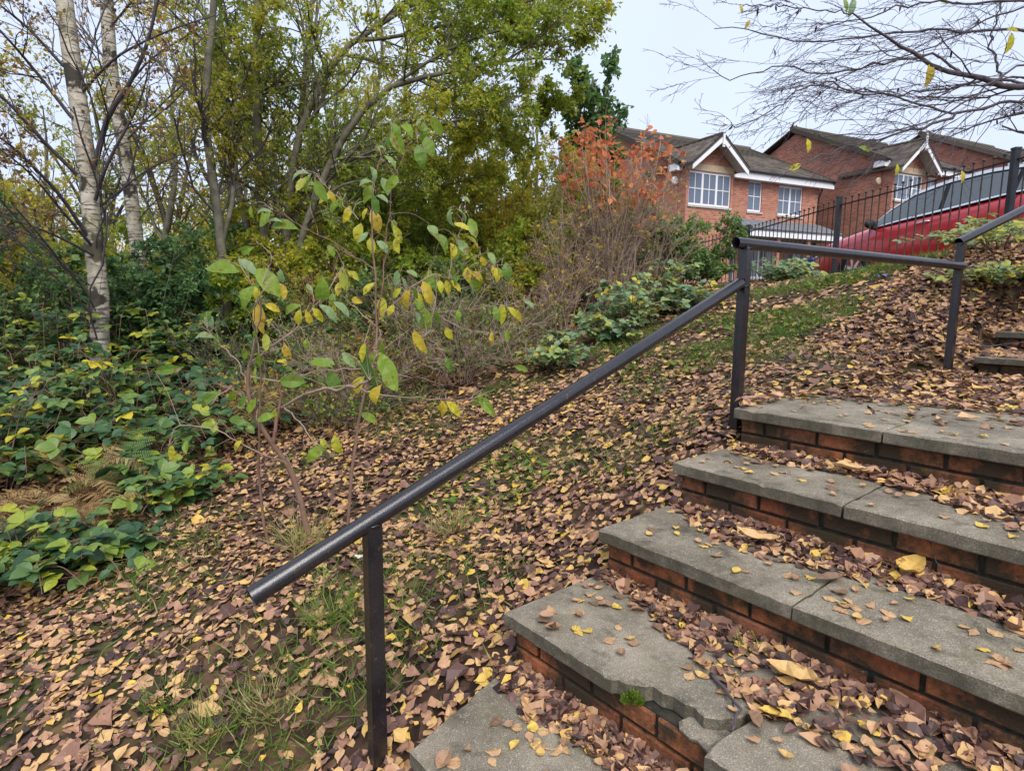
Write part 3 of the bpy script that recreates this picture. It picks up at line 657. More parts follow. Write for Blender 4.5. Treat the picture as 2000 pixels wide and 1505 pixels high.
for s in (-1, 1):
    for xa, xb in ((1.18, 2.28), (2.36, 3.3), (3.36, 3.66)):
        b = B(); flank(b, np.linspace(xa, xb, 8), .12, .93, s); b.link('window', M['carglass'], car)
    b = B(); flank(b, np.linspace(1.1, 3.75, 14), .03, .10, s, .009); b.link('window_trim', M['chrome'], car)
    b = B(); flank(b, np.linspace(1.15, 3.75, 14), 1.0, 1.12, s, .008); b.link('roof_rail', M['chrome'], car)
    for x in (1.16, 2.3):
        pass
    for x, xe in ((1.1, 1.1), (2.32, 2.32), (3.28, 3.4)):             # shut lines
        P = np.array([(xe, s * (np.interp(xe, XS, HW) * .935), np.interp(xe, XS, ZW) - .04), (x, s * (np.interp(x, XS, HW) * .968), .72), (x, s * (np.interp(x, XS, HW) * .985 + .0), .5), (x, s * np.interp(x, XS, HW) * .955, .33)])
        P[:, 1] += s * .006
        b = B(); tubes(b, resample(P, 8), np.full(8, .0045), 4, True); b.link('shut_line', M['blackplastic'], car)
    for x in (2.08,):
        y = s * (np.interp(x, XS, HW) * .965 + .02); z = .86
        b = B(); tubes(b, resample(np.array([(x - .11, y - s * .03, z - .005), (x - .08, y + s * .012, z), (x + .07, y + s * .012, z + .008), (x + .1, y - s * .03, z + .006)]), 10), np.full(10, .014), 8, True); b.link('door_handle', M['chrome'], car, smooth=True)
    b = B(); mx_, my_, mz_ = 1.18, s * .89, 1.0
    th = np.linspace(0, math.pi, 7); rings = []
    for t_ in th: rings.append([(mx_ - .06 * math.cos(t_), my_ + s * .10 * math.sin(t_) * math.cos(a), mz_ + .075 * math.sin(t_) * math.sin(a)) for a in np.linspace(0, 6.283, 13)[:-1]])
    Q = np.array(rings); i = np.arange(6)[:, None] * 12; k = np.arange(12)[None]; b.add(Q.reshape(-1, 3), np.stack([i + k, i + 12 + k, i + 12 + (k + 1) % 12, i + (k + 1) % 12], -1).reshape(-1, 4))
    box(b, mx_ - .03, mx_ + .04, min(s * .76, s * .86), max(s * .76, s * .86), mz_ - .075, mz_ - .03)
    b.link('wing_mirror', M['blackplastic'], car)
    b = B(); hexa(b, [(-.30, s * .60, .62), (0, s * .745, .66), (0, s * .79, .66), (-.30, s * .70, .62), (-.22, s * .56, .74), (.12, s * .72, .83), (.12, s * .775, .82), (-.22, s * .68, .72)]); b.link('headlight', M['chrome'], car)
    for x in (.78, 3.22):
        w_ = bpy.data.objects.new('wheel', None); COL.objects.link(w_); w_.parent = car; w_.location = (x, s * .74, .305)
        b = B(); a = np.linspace(0, 2 * math.pi, 33)
        prof = [(.20, -.09), (.275, -.10), (.305, -.075), (.305, .075), (.275, .10), (.20, .09)]
        rings = np.array([[(r * math.cos(q), s * y, r * math.sin(q)) for r, y in prof] for q in a[:-1]]); nq = len(prof)
        i = np.arange(32)[:, None] * nq; k = np.arange(nq - 1)[None]; i2 = ((np.arange(32) + 1) % 32)[:, None] * nq
        b.add(rings.reshape(-1, 3), np.stack([i + k, i + k + 1, i2 + k + 1, i2 + k], -1).reshape(-1, 4)); b.link('tyre', M['rubber'], w_, smooth=True)
        b = B()
        for q in np.arange(7) * 2 * math.pi / 7:
            c_, s_ = math.cos(q), math.sin(q); V = [(r * c_ - t_ * s_, s * y, r * s_ + t_ * c_) for y in (.05, .075) for r, t_ in ((.03, -.03), (.2, -.018), (.2, .018), (.03, .03))]; hexa(b, V)
        tubes(b, np.array([(.195 * math.cos(q), s * .07, .195 * math.sin(q)) for q in a]), np.full(33, .012), 6); b.link('rim', M['chrome'], w_)
        b = B(); arc = np.linspace(-.15, math.pi + .15, 16)                         # wheel-arch lip and dark well
        for r0, r1, y0 in ((.0, .345, .0),):
            yy = s * (np.interp(x, XS, HW) * .985 - .02)
            P = np.array([(x + .335 * math.cos(q), yy, .305 + .335 * math.sin(q)) for q in arc]); tubes(b, P, np.full(16, .03), 8)
        b.link('wheel_arch', M['blackplastic'], car, smooth=True)
b = B(); hexa(b, [(1.04, -.66, 1.03), (1.06, .66, 1.03), (1.06, .66, 1.04), (1.04, -.66, 1.045), (1.70, -.56, 1.385), (1.70, .56, 1.385), (1.70, .56, 1.4), (1.70, -.56, 1.4)])
b.link('windscreen', M['carglass'], car)
b = B(); box(b, .5, 3.5, -.835, .835, .17, .26); b.link('sill', M['blackplastic'], car)

# ------------------------------------------------------------------ houses
def house(name, label, L, zg, W, D, eave, cfg):
    h = R_(63.8); root = empty(name, (L[0], L[1], zg), label, 'house', None, math.pi / 2 - h)
    x0, x1 = .28, W - .5; ew = eave
    def wall_front(b, xa, xb, y, z0, z1, holes):
        xs = sorted({xa, xb, *[q for hh in holes for q in hh[:2]]}); zs = sorted({z0, z1, *[q for hh in holes for q in hh[2:4]]})
        for i in range(len(xs) - 1):
            for j in range(len(zs) - 1):
                cx, cz = (xs[i] + xs[i + 1]) / 2, (zs[j] + zs[j + 1]) / 2
                if any(a < cx < c and e < cz < f for a, c, e, f in [hh[:4] for hh in holes]): continue
                b.add([(xs[i], y, zs[j]), (xs[i + 1], y, zs[j]), (xs[i + 1], y, zs[j + 1]), (xs[i], y, zs[j + 1])], np.array([[0, 1, 2, 3]]))
        for a, c, e, f in [hh[:4] for hh in holes]:      # reveals
            b.add([(a, y, e), (a, y, f), (a, y + .12, f), (a, y + .12, e), (c, y, e), (c, y, f), (c, y + .12, f), (c, y + .12, e)], np.array([[0, 1, 2, 3], [4, 7, 6, 5], [1, 5, 6, 2], [0, 3, 7, 4]]))
    def window(a, c, e, f, y, nl, bars=(1, 1)):
        wn = bpy.data.objects.new('window', None); COL.objects.link(wn); wn.parent = root; wn.location = (0, 0, 0)
        fw = .08; b = B(); yo = y + .05
        box(b, a + .002, c - .002, yo, yo + .05, e + .002, e + fw); box(b, a + .002, c - .002, yo, yo + .05, f - fw, f - .002)
        lw = (c - a) / nl
        for k in range(nl + 1):
            xm = a + lw * k; box(b, max(a + .002, xm - fw * .6), min(c - .002, xm + fw * .6), yo - .004, yo + .052, e + fw + .001, f - fw - .001)
        b.link('frame', M['white'], wn)
        for k in range(nl):
            xa, xb = a + lw * k + fw * .6, a + lw * (k + 1) - fw * .6
            b = B(); box(b, xa + .001, xb - .001, yo + .02, yo + .03, e + fw + .002, f - fw - .002); b.link('pane', M['pane'], wn)
            for q in range(1, bars[0] + 1):
                xm = xa + (xb - xa) * q / (bars[0] + 1); b = B(); box(b, xm - .016, xm + .016, yo + .008, yo + .018, e + fw + .002, f - fw - .002); b.link('glazing_bar', M['white'], wn)
            for q in range(1, bars[1] + 1):
                zm = e + fw + (f - e - 2 * fw) * q / (bars[1] + 1); b = B(); box(b, xa + .001, xb - .001, yo + .004, yo + .0075, zm - .016, zm + .016); b.link('glazing_bar', M['white'], wn)
        b = B(); box(b, a - .05, c + .05, y - .05, y + .06, e - .075, e - .002); b.link('sill', M['soffit'], wn)
    holes = cfg['holes']; b = B(); wall_front(b, x0, x1, 0, -1.2, ew, holes); b.link('wall', M['hbrick'], root)
    for hh in holes: window(*hh[:4], 0, hh[4])
    rise = cfg['rise']; ov = .32
    for xs_ in (x0, x1):
        b = B(); P = [(0.001, -1.2), (D, -1.2), (D, ew), (D / 2, ew + rise * (D / 2) / (D / 2 + ov) - .05), (.001, ew)]
        s = .03 if xs_ == x0 else -.03
        prism(b, P, xs_ - .0, xs_ + s, 0); b.link('wall', M['hbrickside'], root)
    b = B(); box(b, x0, x1, D - .03, D - .001, -1.2, ew); b.link('wall', M['hbrick'], root)
    # roof planes
    sl = rise / (D / 2 + ov); yr = D / 2; zr = ew + rise + .05
    roof = bpy.data.objects.new('roof', None); COL.objects.link(roof); roof.parent = root
    zf = lambda y: zr - abs(y - yr) * sl
    xl, xr = 0., W
    for sgn in (-1, 1):
        ye = -ov if sgn < 0 else D + ov
        b = B(); V = []
        for x in (xl, xr):
            V += [(x, ye, zf(ye) - .09), (x, yr, zr - .09), (x, yr, zr - .03), (x, ye, zf(ye) - .03)]
        n = 4; i = np.arange(4); b.add(V, [np.stack([i, (i + 1) % 4, (i + 1) % 4 + 4, i + 4], 1), np.array([[0, 1, 2, 3]]), np.array([[4, 7, 6, 5]])]); b.link('deck', M['tile'], roof)
    tw, tl = .33, .345; ang = math.atan(sl); sl_len = (yr + ov) / math.cos(ang); nr = int(sl_len / tl); nc = int(round((xr - xl) / tw)); tw = (xr - xl) / nc
    b = B(); Vt = []
    px_ = [0, .06, .16, .26, .327]; pz = [.026, .012, .012, .012, .026]
    for yy, dz in ((0, .012), (.40, -.02)):
        for x, z in zip(px_, pz): Vt.append((x, yy * math.cos(ang), z + dz + yy * math.sin(ang) + .012))
    i = np.arange(4); Vt = np.array(Vt); V2 = Vt.copy(); V2[:, 2] -= .03
    b.add(np.concatenate([Vt, V2]), [np.stack([i, i + 1, i + 6, i + 5], 1), np.stack([i + 10, i, i + 1, i + 11], 1)[:, ::-1], np.array([[0, 5, 15, 10], [4, 14, 19, 9]])])
    tme = b.mesh('tile', M['tile']); cnt = 0; rest = B(); bay = cfg['bay']
    for r in range(nr + 1):
        for c in range(nc):
            y = -ov - .04 + r * tl * math.cos(ang)
            if y + .3 > yr: continue
            z = zf(-ov) - .03 + r * tl * math.sin(ang) - .04 * sl; x = xl + c * tw
            if abs(x + .15 - bay[0]) < bay[2] - .1 - max(0, y) * .9 and y < 1.6: continue
            if cnt < cfg['ntile']:
                o = link(tme, 'tile', roof, loc=(x, y, z)); cnt += 1
                o.rotation_euler = (0, rng.normal(0, .006), rng.normal(0, .006))
            else:
                rest.add(Vt + np.array([x, y, z]), np.stack([i, i + 1, i + 6, i + 5], 1))
    if rest.n: rest.link('tile', M['tile'], roof, kind='stuff')
    b = B(); tubes(b, np.array([(xl - .01, yr, zr - .02), (xr + .01, yr, zr - .02)]), np.full(2, .12), 12, True); b.link('ridge', M['tile'], roof)
    for x in (xl - .004, xr - .096):                                     # verge boards and caps
        b = B(); V = []
        for xx in (x, x + .1):
            V += [(xx, -ov - .03, zf(-ov) - .2), (xx, yr, zr - .2), (xx, yr, zr + .03), (xx, -ov - .03, zf(-ov) + .02)]
        i4 = np.arange(4); b.add(V, [np.stack([i4, (i4 + 1) % 4, (i4 + 1) % 4 + 4, i4 + 4], 1), np.array([[0, 1, 2, 3]]), np.array([[4, 7, 6, 5]])]); b.link('verge', M['tile'], roof)
    # eaves: soffit, fascia, gutter
    bx1 = bay[0] + bay[2]
    for xa, xb in ((.0, bay[0] - bay[2] + .1), (bx1 - .25, W)):
        if xb - xa < .1: continue
        b = B(); box(b, xa, xb, -ov, -ov + .02, ew - .32, ew - .02); b.link('fascia', M['white'], root)
        b = B(); box(b, xa + .002, xb - .002, -ov + .021, .0 - .001, ew - .30, ew - .28); b.link('soffit', M['white'], root)
        b = B(); tubes(b, np.array([(xa, -ov - .055, ew - .03), (xb + .02, -ov - .055, ew - .03)]), np.full(2, .05), 8, True); b.link('gutter', M['gutter'], root)
    for xx in (x1 - .05, ) if cfg.get('pipe', True) else ():
        b = B(); tubes(b, resample(np.array([(W - .15, -ov - .05, ew - .06), (W - .2, -ov - .03, ew - .25), (xx, -.05, ew - .5), (xx, -.05, -.9)]), 12), np.full(12, .034), 8); b.link('downpipe', M['gutter'], root, smooth=True)
    # gabled bay
    cx, hw, bw, rb, yb = bay[0], bay[1], bay[2], bay[3], -.5
    wz0, wz1 = cfg['baywin']; b = B()
    hl = [(cx - hw + .12, cx + hw - .12, wz0, wz1)]
    wall_front(b, cx - hw, cx + hw, yb, -1.2, wz1 + .02, hl); b.link('wall', M['hbrick'], root, label='front wall of the projecting bay')
    window(*hl[0], yb, 3)
    for xx in (cx - hw, cx + hw - .03):
        b = B(); box(b, xx, xx + .03, yb + .002, 0, -1.2, wz1 + .25); b.link('wall', M['hbrickside'], root)
    b = B(); box(b, cx - hw - .004, cx + hw + .004, yb - .006, yb + .1, wz1 + .021, wz1 + .26); b.link('stone_band', M['cream'], root)
    bz = wz1 + .262
    b = B(); prism(b, [(cx - hw - .0, bz), (cx + hw, bz), (cx, bz + hw * rb / bw * .98)], yb + .004, yb + .09, 1); b.link('gable', M['hbrick'], root)
    zfoot = bz - .16; yf = yb - .55
    for s in (-1, 1):
        # roof plane of the bay, running back into the main roof
        b = B(); zA = zfoot + rb
        V = []
        for y in (yf - .02, 1.9):
            V += [(cx + s * (bw + .06), y, zfoot + .03 - .06 * rb / bw), (cx, y, zA + .03), (cx, y, zA + .10), (cx + s * (bw + .06), y, zfoot + .10 - .06 * rb / bw)]
        i4 = np.arange(4); b.add(V, [np.stack([i4, (i4 + 1) % 4, (i4 + 1) % 4 + 4, i4 + 4], 1), np.array([[0, 1, 2, 3]]), np.array([[4, 7, 6, 5]])]); b.link('deck', M['tile'], roof)
        ln = math.hypot(bw, rb); n_r = 4
        for c in range(n_r):                                             # courses of the bay roof, each tile its own
            t0, t1 = c / n_r, (c + 1.12) / n_r
            for r in range(6):
                y0 = yf - .03 + r * .34; y1 = y0 + .335; b = B(); V = []
                for (t, dz) in ((t0, .118), (min(t1, 1), .104)):
                    xx = cx + s * (bw + .06) * (1 - t); z_ = zfoot - .06 * rb / bw + (rb + .06 * rb / bw) * t + dz
                    for yy, d2 in ((y0, .03), (y0 + .05, 0), (y1 - .05, 0), (y1, .03)): V.append((xx, yy, z_ + d2))
                b.add(V, np.array([[0, 1, 5, 4], [1, 2, 6, 5], [2, 3, 7, 6]])); V2 = np.array(V[:4]); b.add(np.concatenate([V2, V2 - np.array([0, 0, .025])]), np.array([[0, 1, 5, 4], [1, 2, 6, 5], [2, 3, 7, 6]]))
                b.link('tile', M['tile'], roof)
        b = B(); P = [(cx + s * (bw + .05), zfoot - .20), (cx + s * (bw + .05), zfoot + .06), (cx, zA + .09), (cx, zA - .19)]
        prism(b, P, yf, yf + .035, 1); b.link('bargeboard', M['white'], root)
        b = B(); prism(b, [(cx + s * bw, zfoot - .03), (cx + s * bw, zfoot + .01), (cx, zA), (cx, zA - .05)], yf + .037, yb - .008, 1); b.link('soffit', M['soffit'], root)
    zA = zfoot + rb
    b = B(); prof = [(.0, .05), (.4, .05), (.43, .075), (.46, .045), (.66, .035), (.69, .07), (.74, .075), (.79, .045), (.98, .012)]
    tubes(b, np.array([(cx, yf - .03, zA - .3 + q) for q, _ in prof]), np.array([r for _, r in prof]), 8, True); box(b, cx - .045, cx + .045, yf - .055, yf - .002, zA - .38, zA - .02); b.link('finial', M['white'], root)
    b = B(); tubes(b, np.array([(cx, yf, zA + .11), (cx, 1.9, zA + .11)]), np.full(2, .07), 8, True); b.link('ridge', M['tile'], roof)
    b = B(); box(b, x0 - .25, x0 + .1, -ov + .022, .2, ew - .31, ew - .06); b.link('eaves_box', M['white'], root)
    # alarm box
    b = B(); ax, az = cfg['alarm']; a_ = np.linspace(0, 2 * math.pi, 17)[:-1]
    tubes(b, np.array([(ax, yb - .001 if abs(ax - cx) < hw else -.001, az), (ax, (yb if abs(ax - cx) < hw else 0) - .06, az), (ax, (yb if abs(ax - cx) < hw else 0) - .08, az)]), np.array([.15, .15, .11]), 14, True); b.link('alarm_box', M['white'] if cfg['awhite'] else M['cream'], root, smooth=False)
    if cfg.get('porch'):
        xa, xb, zt, zb, dpt = cfg['porch']
        b = B(); hexa(b, [(xa, -dpt - .2, zb - .02), (xb, -dpt - .2, zb - .02), (xb, -.003, zt - .05), (xa, -.003, zt - .05), (xa, -dpt - .2, zb + .04), (xb, -dpt - .2, zb + .04), (xb, -.003, zt + .02), (xa, -.003, zt + .02)]); b.link('porch_roof', M['lead'], root)
        nn = int((xb - xa) / .33)
        for c in range(nn):
            for r in range(3):
                t0, t1 = r / 3, (r + 1.1) / 3; b = B(); x_ = xa + (xb - xa) * c / nn; x2 = x_ + (xb - xa) / nn - .012; V = []
                for t, dz in ((t0, .062), (min(t1, 1), .045)):
                    yy = -dpt - .22 + (dpt + .21) * t; z_ = zb + (zt - zb) * t - .02 + dz; V += [(x_, yy, z_), (x2, yy, z_)]
                V = np.array(V); b.add(np.concatenate([V, V - np.array([0, 0, .02])]), np.array([[0, 1, 3, 2], [0, 4, 5, 1], [1, 5, 7, 3], [2, 6, 4, 0]])); b.link('porch_tile', M['lead'], root)
        b = B(); box(b, xa + .02, xb - .02, -dpt - .16, -dpt - .13, zb - .26, zb - .03); b.link('porch_fascia', M['white'], root)
        b = B(); box(b, xa + .03, xb - .03, -dpt - .128, -.004, zb - .24, zb - .22); b.link('porch_soffit', M['soffit'], root)
        for x_ in np.linspace(xa + .15, xb - .15, 4):
            b = B(); box(b, x_ - .09, x_ + .09, -dpt - .05, -dpt + .1, -1.2, zb - .242); b.link('porch_pier', M['hbrick'], root)
        for hh in cfg['low']: pass
    return root
H1 = at(1312, 317, 24.); Z1 = .45
h1 = house('brick_house', 'red brick house with mossy roof, white gabled bay and three upper windows', H1, Z1, 8.76, 9.2, 5.06 - Z1,
      dict(holes=[(4.02, 4.8, 3.55 - Z1, 4.78 - Z1, 1), (5.77, 7.22, 3.51 - Z1, 4.73 - Z1, 2), (2.85, 3.5, -.2, 2.0, 1), (4.3, 6.0, .4, 1.85, 3), (6.5, 7.5, -.2, 2.0, 1)], rise=2.32, bay=(1.5, 1.18, 1.34, 1.08), ntile=245,
           baywin=(3.5 - Z1, 4.76 - Z1), alarm=(.72 - .56, 4.42 - Z1), awhite=True, porch=(2.75, 8.3, 3.22 - Z1, 2.68 - Z1, 1.1), low=[]))
H2 = at(1715, 310, 27.); Z2 = 1.2
h2 = house('brick_house', 'taller red brick house with broad blank gable wall beyond the first', H2, Z2, 7.2, 9.0, 5.88 - Z2,
      dict(holes=[(3.6, 4.3, 4.3 - Z2, 5.5 - Z2, 1), (5.1, 6.3, 4.3 - Z2, 5.5 - Z2, 2)], rise=2.25, bay=(1.45, 1.1, 1.3, 1.12), ntile=150, baywin=(4.2 - Z2, 5.33 - Z2), alarm=(.12, 5.0 - Z2), awhite=False, pipe=False))
H3 = at(1978, 314, 30.5); Z3 = 2.0
h3 = house('brick_house', 'partly hidden brick house at the far end of the row, just its gable wall showing', H3, Z3, 7., 9.0, H3[2] - Z3,
      dict(holes=[(3.6, 4.3, 3.0, 4.2, 1)], rise=2.25, bay=(1.45, 1.1, 1.3, 1.12), ntile=60, baywin=(2.9, 4.0), alarm=(.12, 4.0), awhite=True, pipe=False))
# road in front of the houses
b = B(); p0 = at(1900, 500, 8.8)
rc = np.array([(8.6, 5.), (7.9, 8.), (7.2, 10.5), (6.4, 13.), (5.2, 16.), (3.6, 19.)]); hw_ = 1.75; RV = []
rp = resample(np.concatenate([rc, np.zeros((6, 1))], 1), 40)[:, :2]; tg = nrm(np.gradient(rp, axis=0)); sd_ = np.stack([-tg[:, 1], tg[:, 0]], 1)
cols = np.linspace(-1, 1, 9)
RV = np.concatenate([np.concatenate([rp + sd_ * hw_ * c, ground_z(rp[:, 0:1] + sd_[:, 0:1] * hw_ * c, rp[:, 1:2] + sd_[:, 1:2] * hw_ * c) + .05], 1)[:, None] for c in cols], 1)
i = (np.arange(39)[:, None] * 9 + np.arange(8)[None]).ravel(); b.add(RV.reshape(-1, 3), np.stack([i, i + 9, i + 10, i + 1], 1)); b.link('road', M['asphalt'], kind='structure', smooth=True)
# wheelie bin by the first house
bp_ = at(1580, 515, 15.); gz = float(ground_z(np.array([bp_[0]]), np.array([bp_[1]]))[0])
bn = empty('wheelie_bin', (bp_[0], bp_[1], gz), 'dark blue wheelie bin standing between the fence and the houses', 'bin', None, .6)
bn.scale = (.62, .62, .72)
b = B(); hexa(b, [(-.22, -.25, .05), (.22, -.25, .05), (.22, .2, .05), (-.22, .2, .05), (-.28, -.33, .95), (.28, -.33, .95), (.28, .33, .95), (-.28, .33, .95)]); b.link('body', M['bluebin'], bn)
b = B(); hexa(b, [(-.3, -.36, .955), (.3, -.36, .955), (.3, .36, .955), (-.3, .36, .955), (-.24, -.3, 1.03), (.24, -.3, 1.03), (.28, .34, 1.05), (-.28, .34, 1.05)]); b.link('lid', M['bluebin'], bn)
for s in (-.2, .2):
    b = B(); tubes(b, np.array([(s - .03, .24, .1), (s + .03, .24, .1)]), np.full(2, .1), 14, True); b.link('wheel', M['rubber'], bn)
b = B(); tubes(b, np.array([(-.25, .38, .9), (.25, .38, .9)]), np.full(2, .017), 8, True); b.link('handle', M['bluebin'], bn)

# ------------------------------------------------------------------ vegetation builders
Z3_ = np.array([0, 0, 1.])
def local(root): return Matrix.Translation(-Vector(root.location))
def add_part(b, name, m, root, smooth=False, kind=None, label=None):
    o = b.link(name, m, root, smooth, kind, label); o.matrix_parent_inverse = local(root); return o
def tree(name, label, limbs, bark, leafm, spec, twigm=None, group=None, cat='tree', g=None, tr=(0., 1.), templ='quad', limbm=None):
    """limbs: [(points, r0, r1)]; the first is the trunk. spec: sizes of branches, twigs and leaves"""
    g = g or rng
    P0 = [resample(p, 14) for p, _, _ in limbs]; R0 = [np.linspace(1, 0, 14) ** .8 * (r0 - r1) + r1 for _, r0, r1 in limbs]
    base = P0[0][0]
    root = empty(name, tuple(base), label, cat, group)
    for i, (p, r) in enumerate(zip(P0, R0)):
        if i == 0: r = r * (1 + .5 * np.exp(-np.arange(14) * 1.1))
        b = B(); tubes(b, p[None] + g.normal(0, .06, p.shape) * r[:, None], r[None], 12 if r[0] > .05 else 7)
        add_part(b, 'trunk' if i == 0 else 'limb', bark if i == 0 or limbm is None else limbm, root, True)
    P = np.array(P0); Rr = np.array(R0); bias = spec.get('bias', (0, 0, .15))
    l1 = spawn(P, Rr, spec.get('n1', 14), spec.get('t0', .25), 1., (.5, 1.1), spec.get('l1', (.18, .42)), 7, bias, spec.get('wig', .16), .5, spec.get('l1max', 2.6), g)
    l1 = (l1[0], np.minimum(l1[1], spec.get('rcap', .03)))
    l2 = spawn(l1[0], l1[1], spec.get('n2', 5), .2, 1., (.4, 1.), (.3, .7), 6, bias, .18, .6, 1.3, g)
    l3 = spawn(np.concatenate([l2[0]]), l2[1], spec.get('n3', 3), .1, 1., (.4, 1.), (.3, .7), 4, spec.get('bias3', (0, 0, -.05)), .22, .7, .7, g)
    b = B(); tubes(b, l1[0], np.maximum(l1[1], .0022), 5); tubes(b, l2[0], np.maximum(l2[1], .0016), 4); add_part(b, 'branches', twigm or bark, root, True, 'stuff')
    b = B(); tubes(b, l3[0], np.maximum(l3[1], spec.get('rmin', .0013)), 3); add_part(b, 'twigs', twigm or bark, root, False, 'stuff')
    b = B(); lf = spec.get('leaf', .05)
    for Pt, per in ((l3[0], spec.get('lv', 5)), (l2[0], spec.get('lv2', 3))):
        if per <= 0 or len(Pt) == 0: continue
        base_, d, idx = on_twigs(Pt, per, g=g); m = len(base_)
        k = seen(base_); base_, d = base_[k], d[k]; m = len(base_)
        d = nrm(d * .5 + g.normal(0, .6, (m, 3)) + np.array([0, 0, -.35])); up_ = nrm(g.normal(0, .7, (m, 3)) + Z3_)
        L = lf * g.uniform(.6, 1.25, m); tint = np.clip(g.beta(1.6, 1.6, m) * (tr[1] - tr[0]) + tr[0] + .12 * np.sin(base_[:, 0] * 2.1 + base_[:, 2] * 1.7), 0, 1)
        leaves(b, base_ + g.normal(0, lf * .3, (m, 3)), d, up_, L, L * spec.get('wr', .62), tint, templ)
    if b.n: add_part(b, 'foliage', leafm, root, False, 'stuff')
    return root
def path(*pts): return [at(*p) for p in pts]

# ------------------------------------------------------------------ the two birches
gb_ = np.random.default_rng(3)
t1 = path((205, 830, 6.0), (198, 690, 6.1), (192, 600, 6.1), (186, 500, 6.15), (178, 400, 6.2), (165, 290, 6.25), (150, 190, 6.3), (138, 100, 6.35), (126, 0, 6.4), (112, -130, 6.5), (95, -320, 6.6))
lb = [(t1, .088, .068)]
for q, r in [([(183, 330, 6.15), (211, 229, 6.0), (246, 176, 5.9), (282, 99, 5.8), (306, 10, 5.7), (330, -120, 5.6)], .028),
          ([(186, 390, 6.15), (211, 317, 6.0), (260, 225, 5.9), (282, 169, 5.8), (296, 100, 5.7)], .018),
          ([(170, 460, 6.1), (120, 385, 5.8), (60, 320, 5.5), (0, 268, 5.2), (-120, 200, 4.9)], .02),
          ([(180, 480, 6.1), (120, 410, 5.7), (50, 330, 5.4), (-60, 250, 5.1)], .015),
          ([(150, 340, 6.2), (80, 270, 5.9), (0, 185, 5.6), (-120, 90, 5.3)], .02),
          ([(140, 230, 6.2), (70, 140, 6.0), (0, 60, 5.7), (-90, -20, 5.5)], .018),
          ([(125, 130, 6.3), (60, 60, 6.1), (0, 10, 5.9), (-90, -60, 5.7)], .016),
          ([(186, 500, 6.1), (130, 470, 5.8), (60, 440, 5.5), (-60, 400, 5.2)], .014),
          ([(118, 0, 6.4), (60, -60, 6.2), (-40, -120, 6.)], .016), ([(160, 180, 6.3), (230, 110, 6.0), (330, 60, 5.8), (420, 30, 5.6)], .015),
          ([(175, 420, 6.2), (290, 330, 6.3), (400, 285, 6.4)], .012)]:
    lb.append((path(*q), r, .004))
SPB = dict(rcap=.008, n1=9, n2=5, n3=3, l1=(.25, .5), l1max=1.5, leaf=.042, lv=1.3, lv2=.7, bias=(-.12, 0, .12), bias3=(0, 0, -.12), wr=.75, t0=.12, rmin=.0015)
tree('birch_tree', 'white-barked birch with the thicker trunk, rising out of the brambles', lb, M['birch'], M['birchleaf'], SPB, M['baretwig'], g=gb_, templ='quad', limbm=M['baretwig'])
t2 = path((300, 720, 8.2), (285, 620, 8.2), (268, 480, 8.2), (255, 380, 8.2), (240, 270, 8.2), (224, 190, 8.2), (214, 100, 8.2), (208, 0, 8.2), (200, -150, 8.2), (190, -300, 8.3))
lb = [(t2, .09, .065)]
for q, r in [([(225, 200, 8.2), (290, 120, 8.0), (380, 60, 7.9), (470, 0, 7.8)], .016), ([(240, 280, 8.2), (330, 190, 8.0), (420, 110, 7.8)], .016), ([(210, 60, 8.2), (260, 0, 8.0), (330, -80, 7.9)], .016),
          ([(215, 130, 8.2), (150, 40, 8.4), (80, -40, 8.6)], .016)]: lb.append((path(*q), r, .004))
tree('birch_tree', 'slimmer white-barked birch standing just behind the thicker birch', lb, M['birch'], M['birchleaf'], {**SPB, 'n1': 8, 'bias': (0, 0, .1)}, M['baretwig'], g=gb_, limbm=M['baretwig'])

# ------------------------------------------------------------------ many-stemmed tree and its neighbours
gm = np.random.default_rng(5)
st = [([(545, 640, 7.6), (530, 540, 7.6), (512, 440, 7.6), (505, 300, 7.6), (499, 150, 7.6), (503, 0, 7.6), (505, -180, 7.6)], .055, .025),
      ([(552, 640, 7.7), (560, 460, 7.7), (577, 290, 7.8), (600, 220, 7.8), (651, 123, 7.8), (693, 80, 7.8), (800, 10, 7.8), (900, -80, 7.8)], .055, .018),
      ([(556, 640, 7.5), (590, 470, 7.4), (640, 330, 7.3), (700, 225, 7.2), (765, 168, 7.1), (880, 140, 7.), (1010, 115, 7.), (1110, 118, 7.)], .055, .006),
      ([(535, 640, 7.7), (480, 430, 7.9), (455, 300, 8.), (440, 150, 8.1), (430, 0, 8.2)], .05, .02),
      ([(560, 640, 7.8), (620, 480, 7.9), (720, 330, 8.), (800, 240, 8.1), (900, 180, 8.2), (1000, 60, 8.2), (1060, -60, 8.2)], .05, .012),
      ([(550, 640, 7.8), (575, 400, 8.), (590, 200, 8.2), (610, 0, 8.4), (620, -160, 8.5)], .05, .02),
      ([(640, 330, 7.3), (740, 290, 7.1), (830, 250, 6.9), (930, 225, 6.8), (1040, 175, 6.7)], .022, .005),
      ([(693, 80, 7.8), (780, 70, 7.6), (900, 40, 7.4), (1040, 0, 7.3), (1130, -30, 7.3)], .025, .005),
      ([(765, 168, 7.1), (880, 95, 7.1), (1000, 55, 7.1), (1120, 70, 7.1)], .02, .005), ([(693, 80, 7.8), (820, -10, 7.8), (960, -40, 7.8), (1090, -30, 7.8)], .02, .005), ([(800, 240, 8.1), (900, 250, 8.), (1000, 230, 8.), (1090, 200, 8.)], .02, .005),
      ([(620, 480, 7.9), (720, 400, 7.6), (830, 372, 7.5), (950, 340, 7.4)], .022, .005)]
SPM = dict(rcap=.014, n1=21, n2=8, n3=4, l1=(.16, .36), l1max=1.5, leaf=.05, lv=7.5, lv2=3.5, bias=(.03, 0, .03), wr=.62, t0=.22)
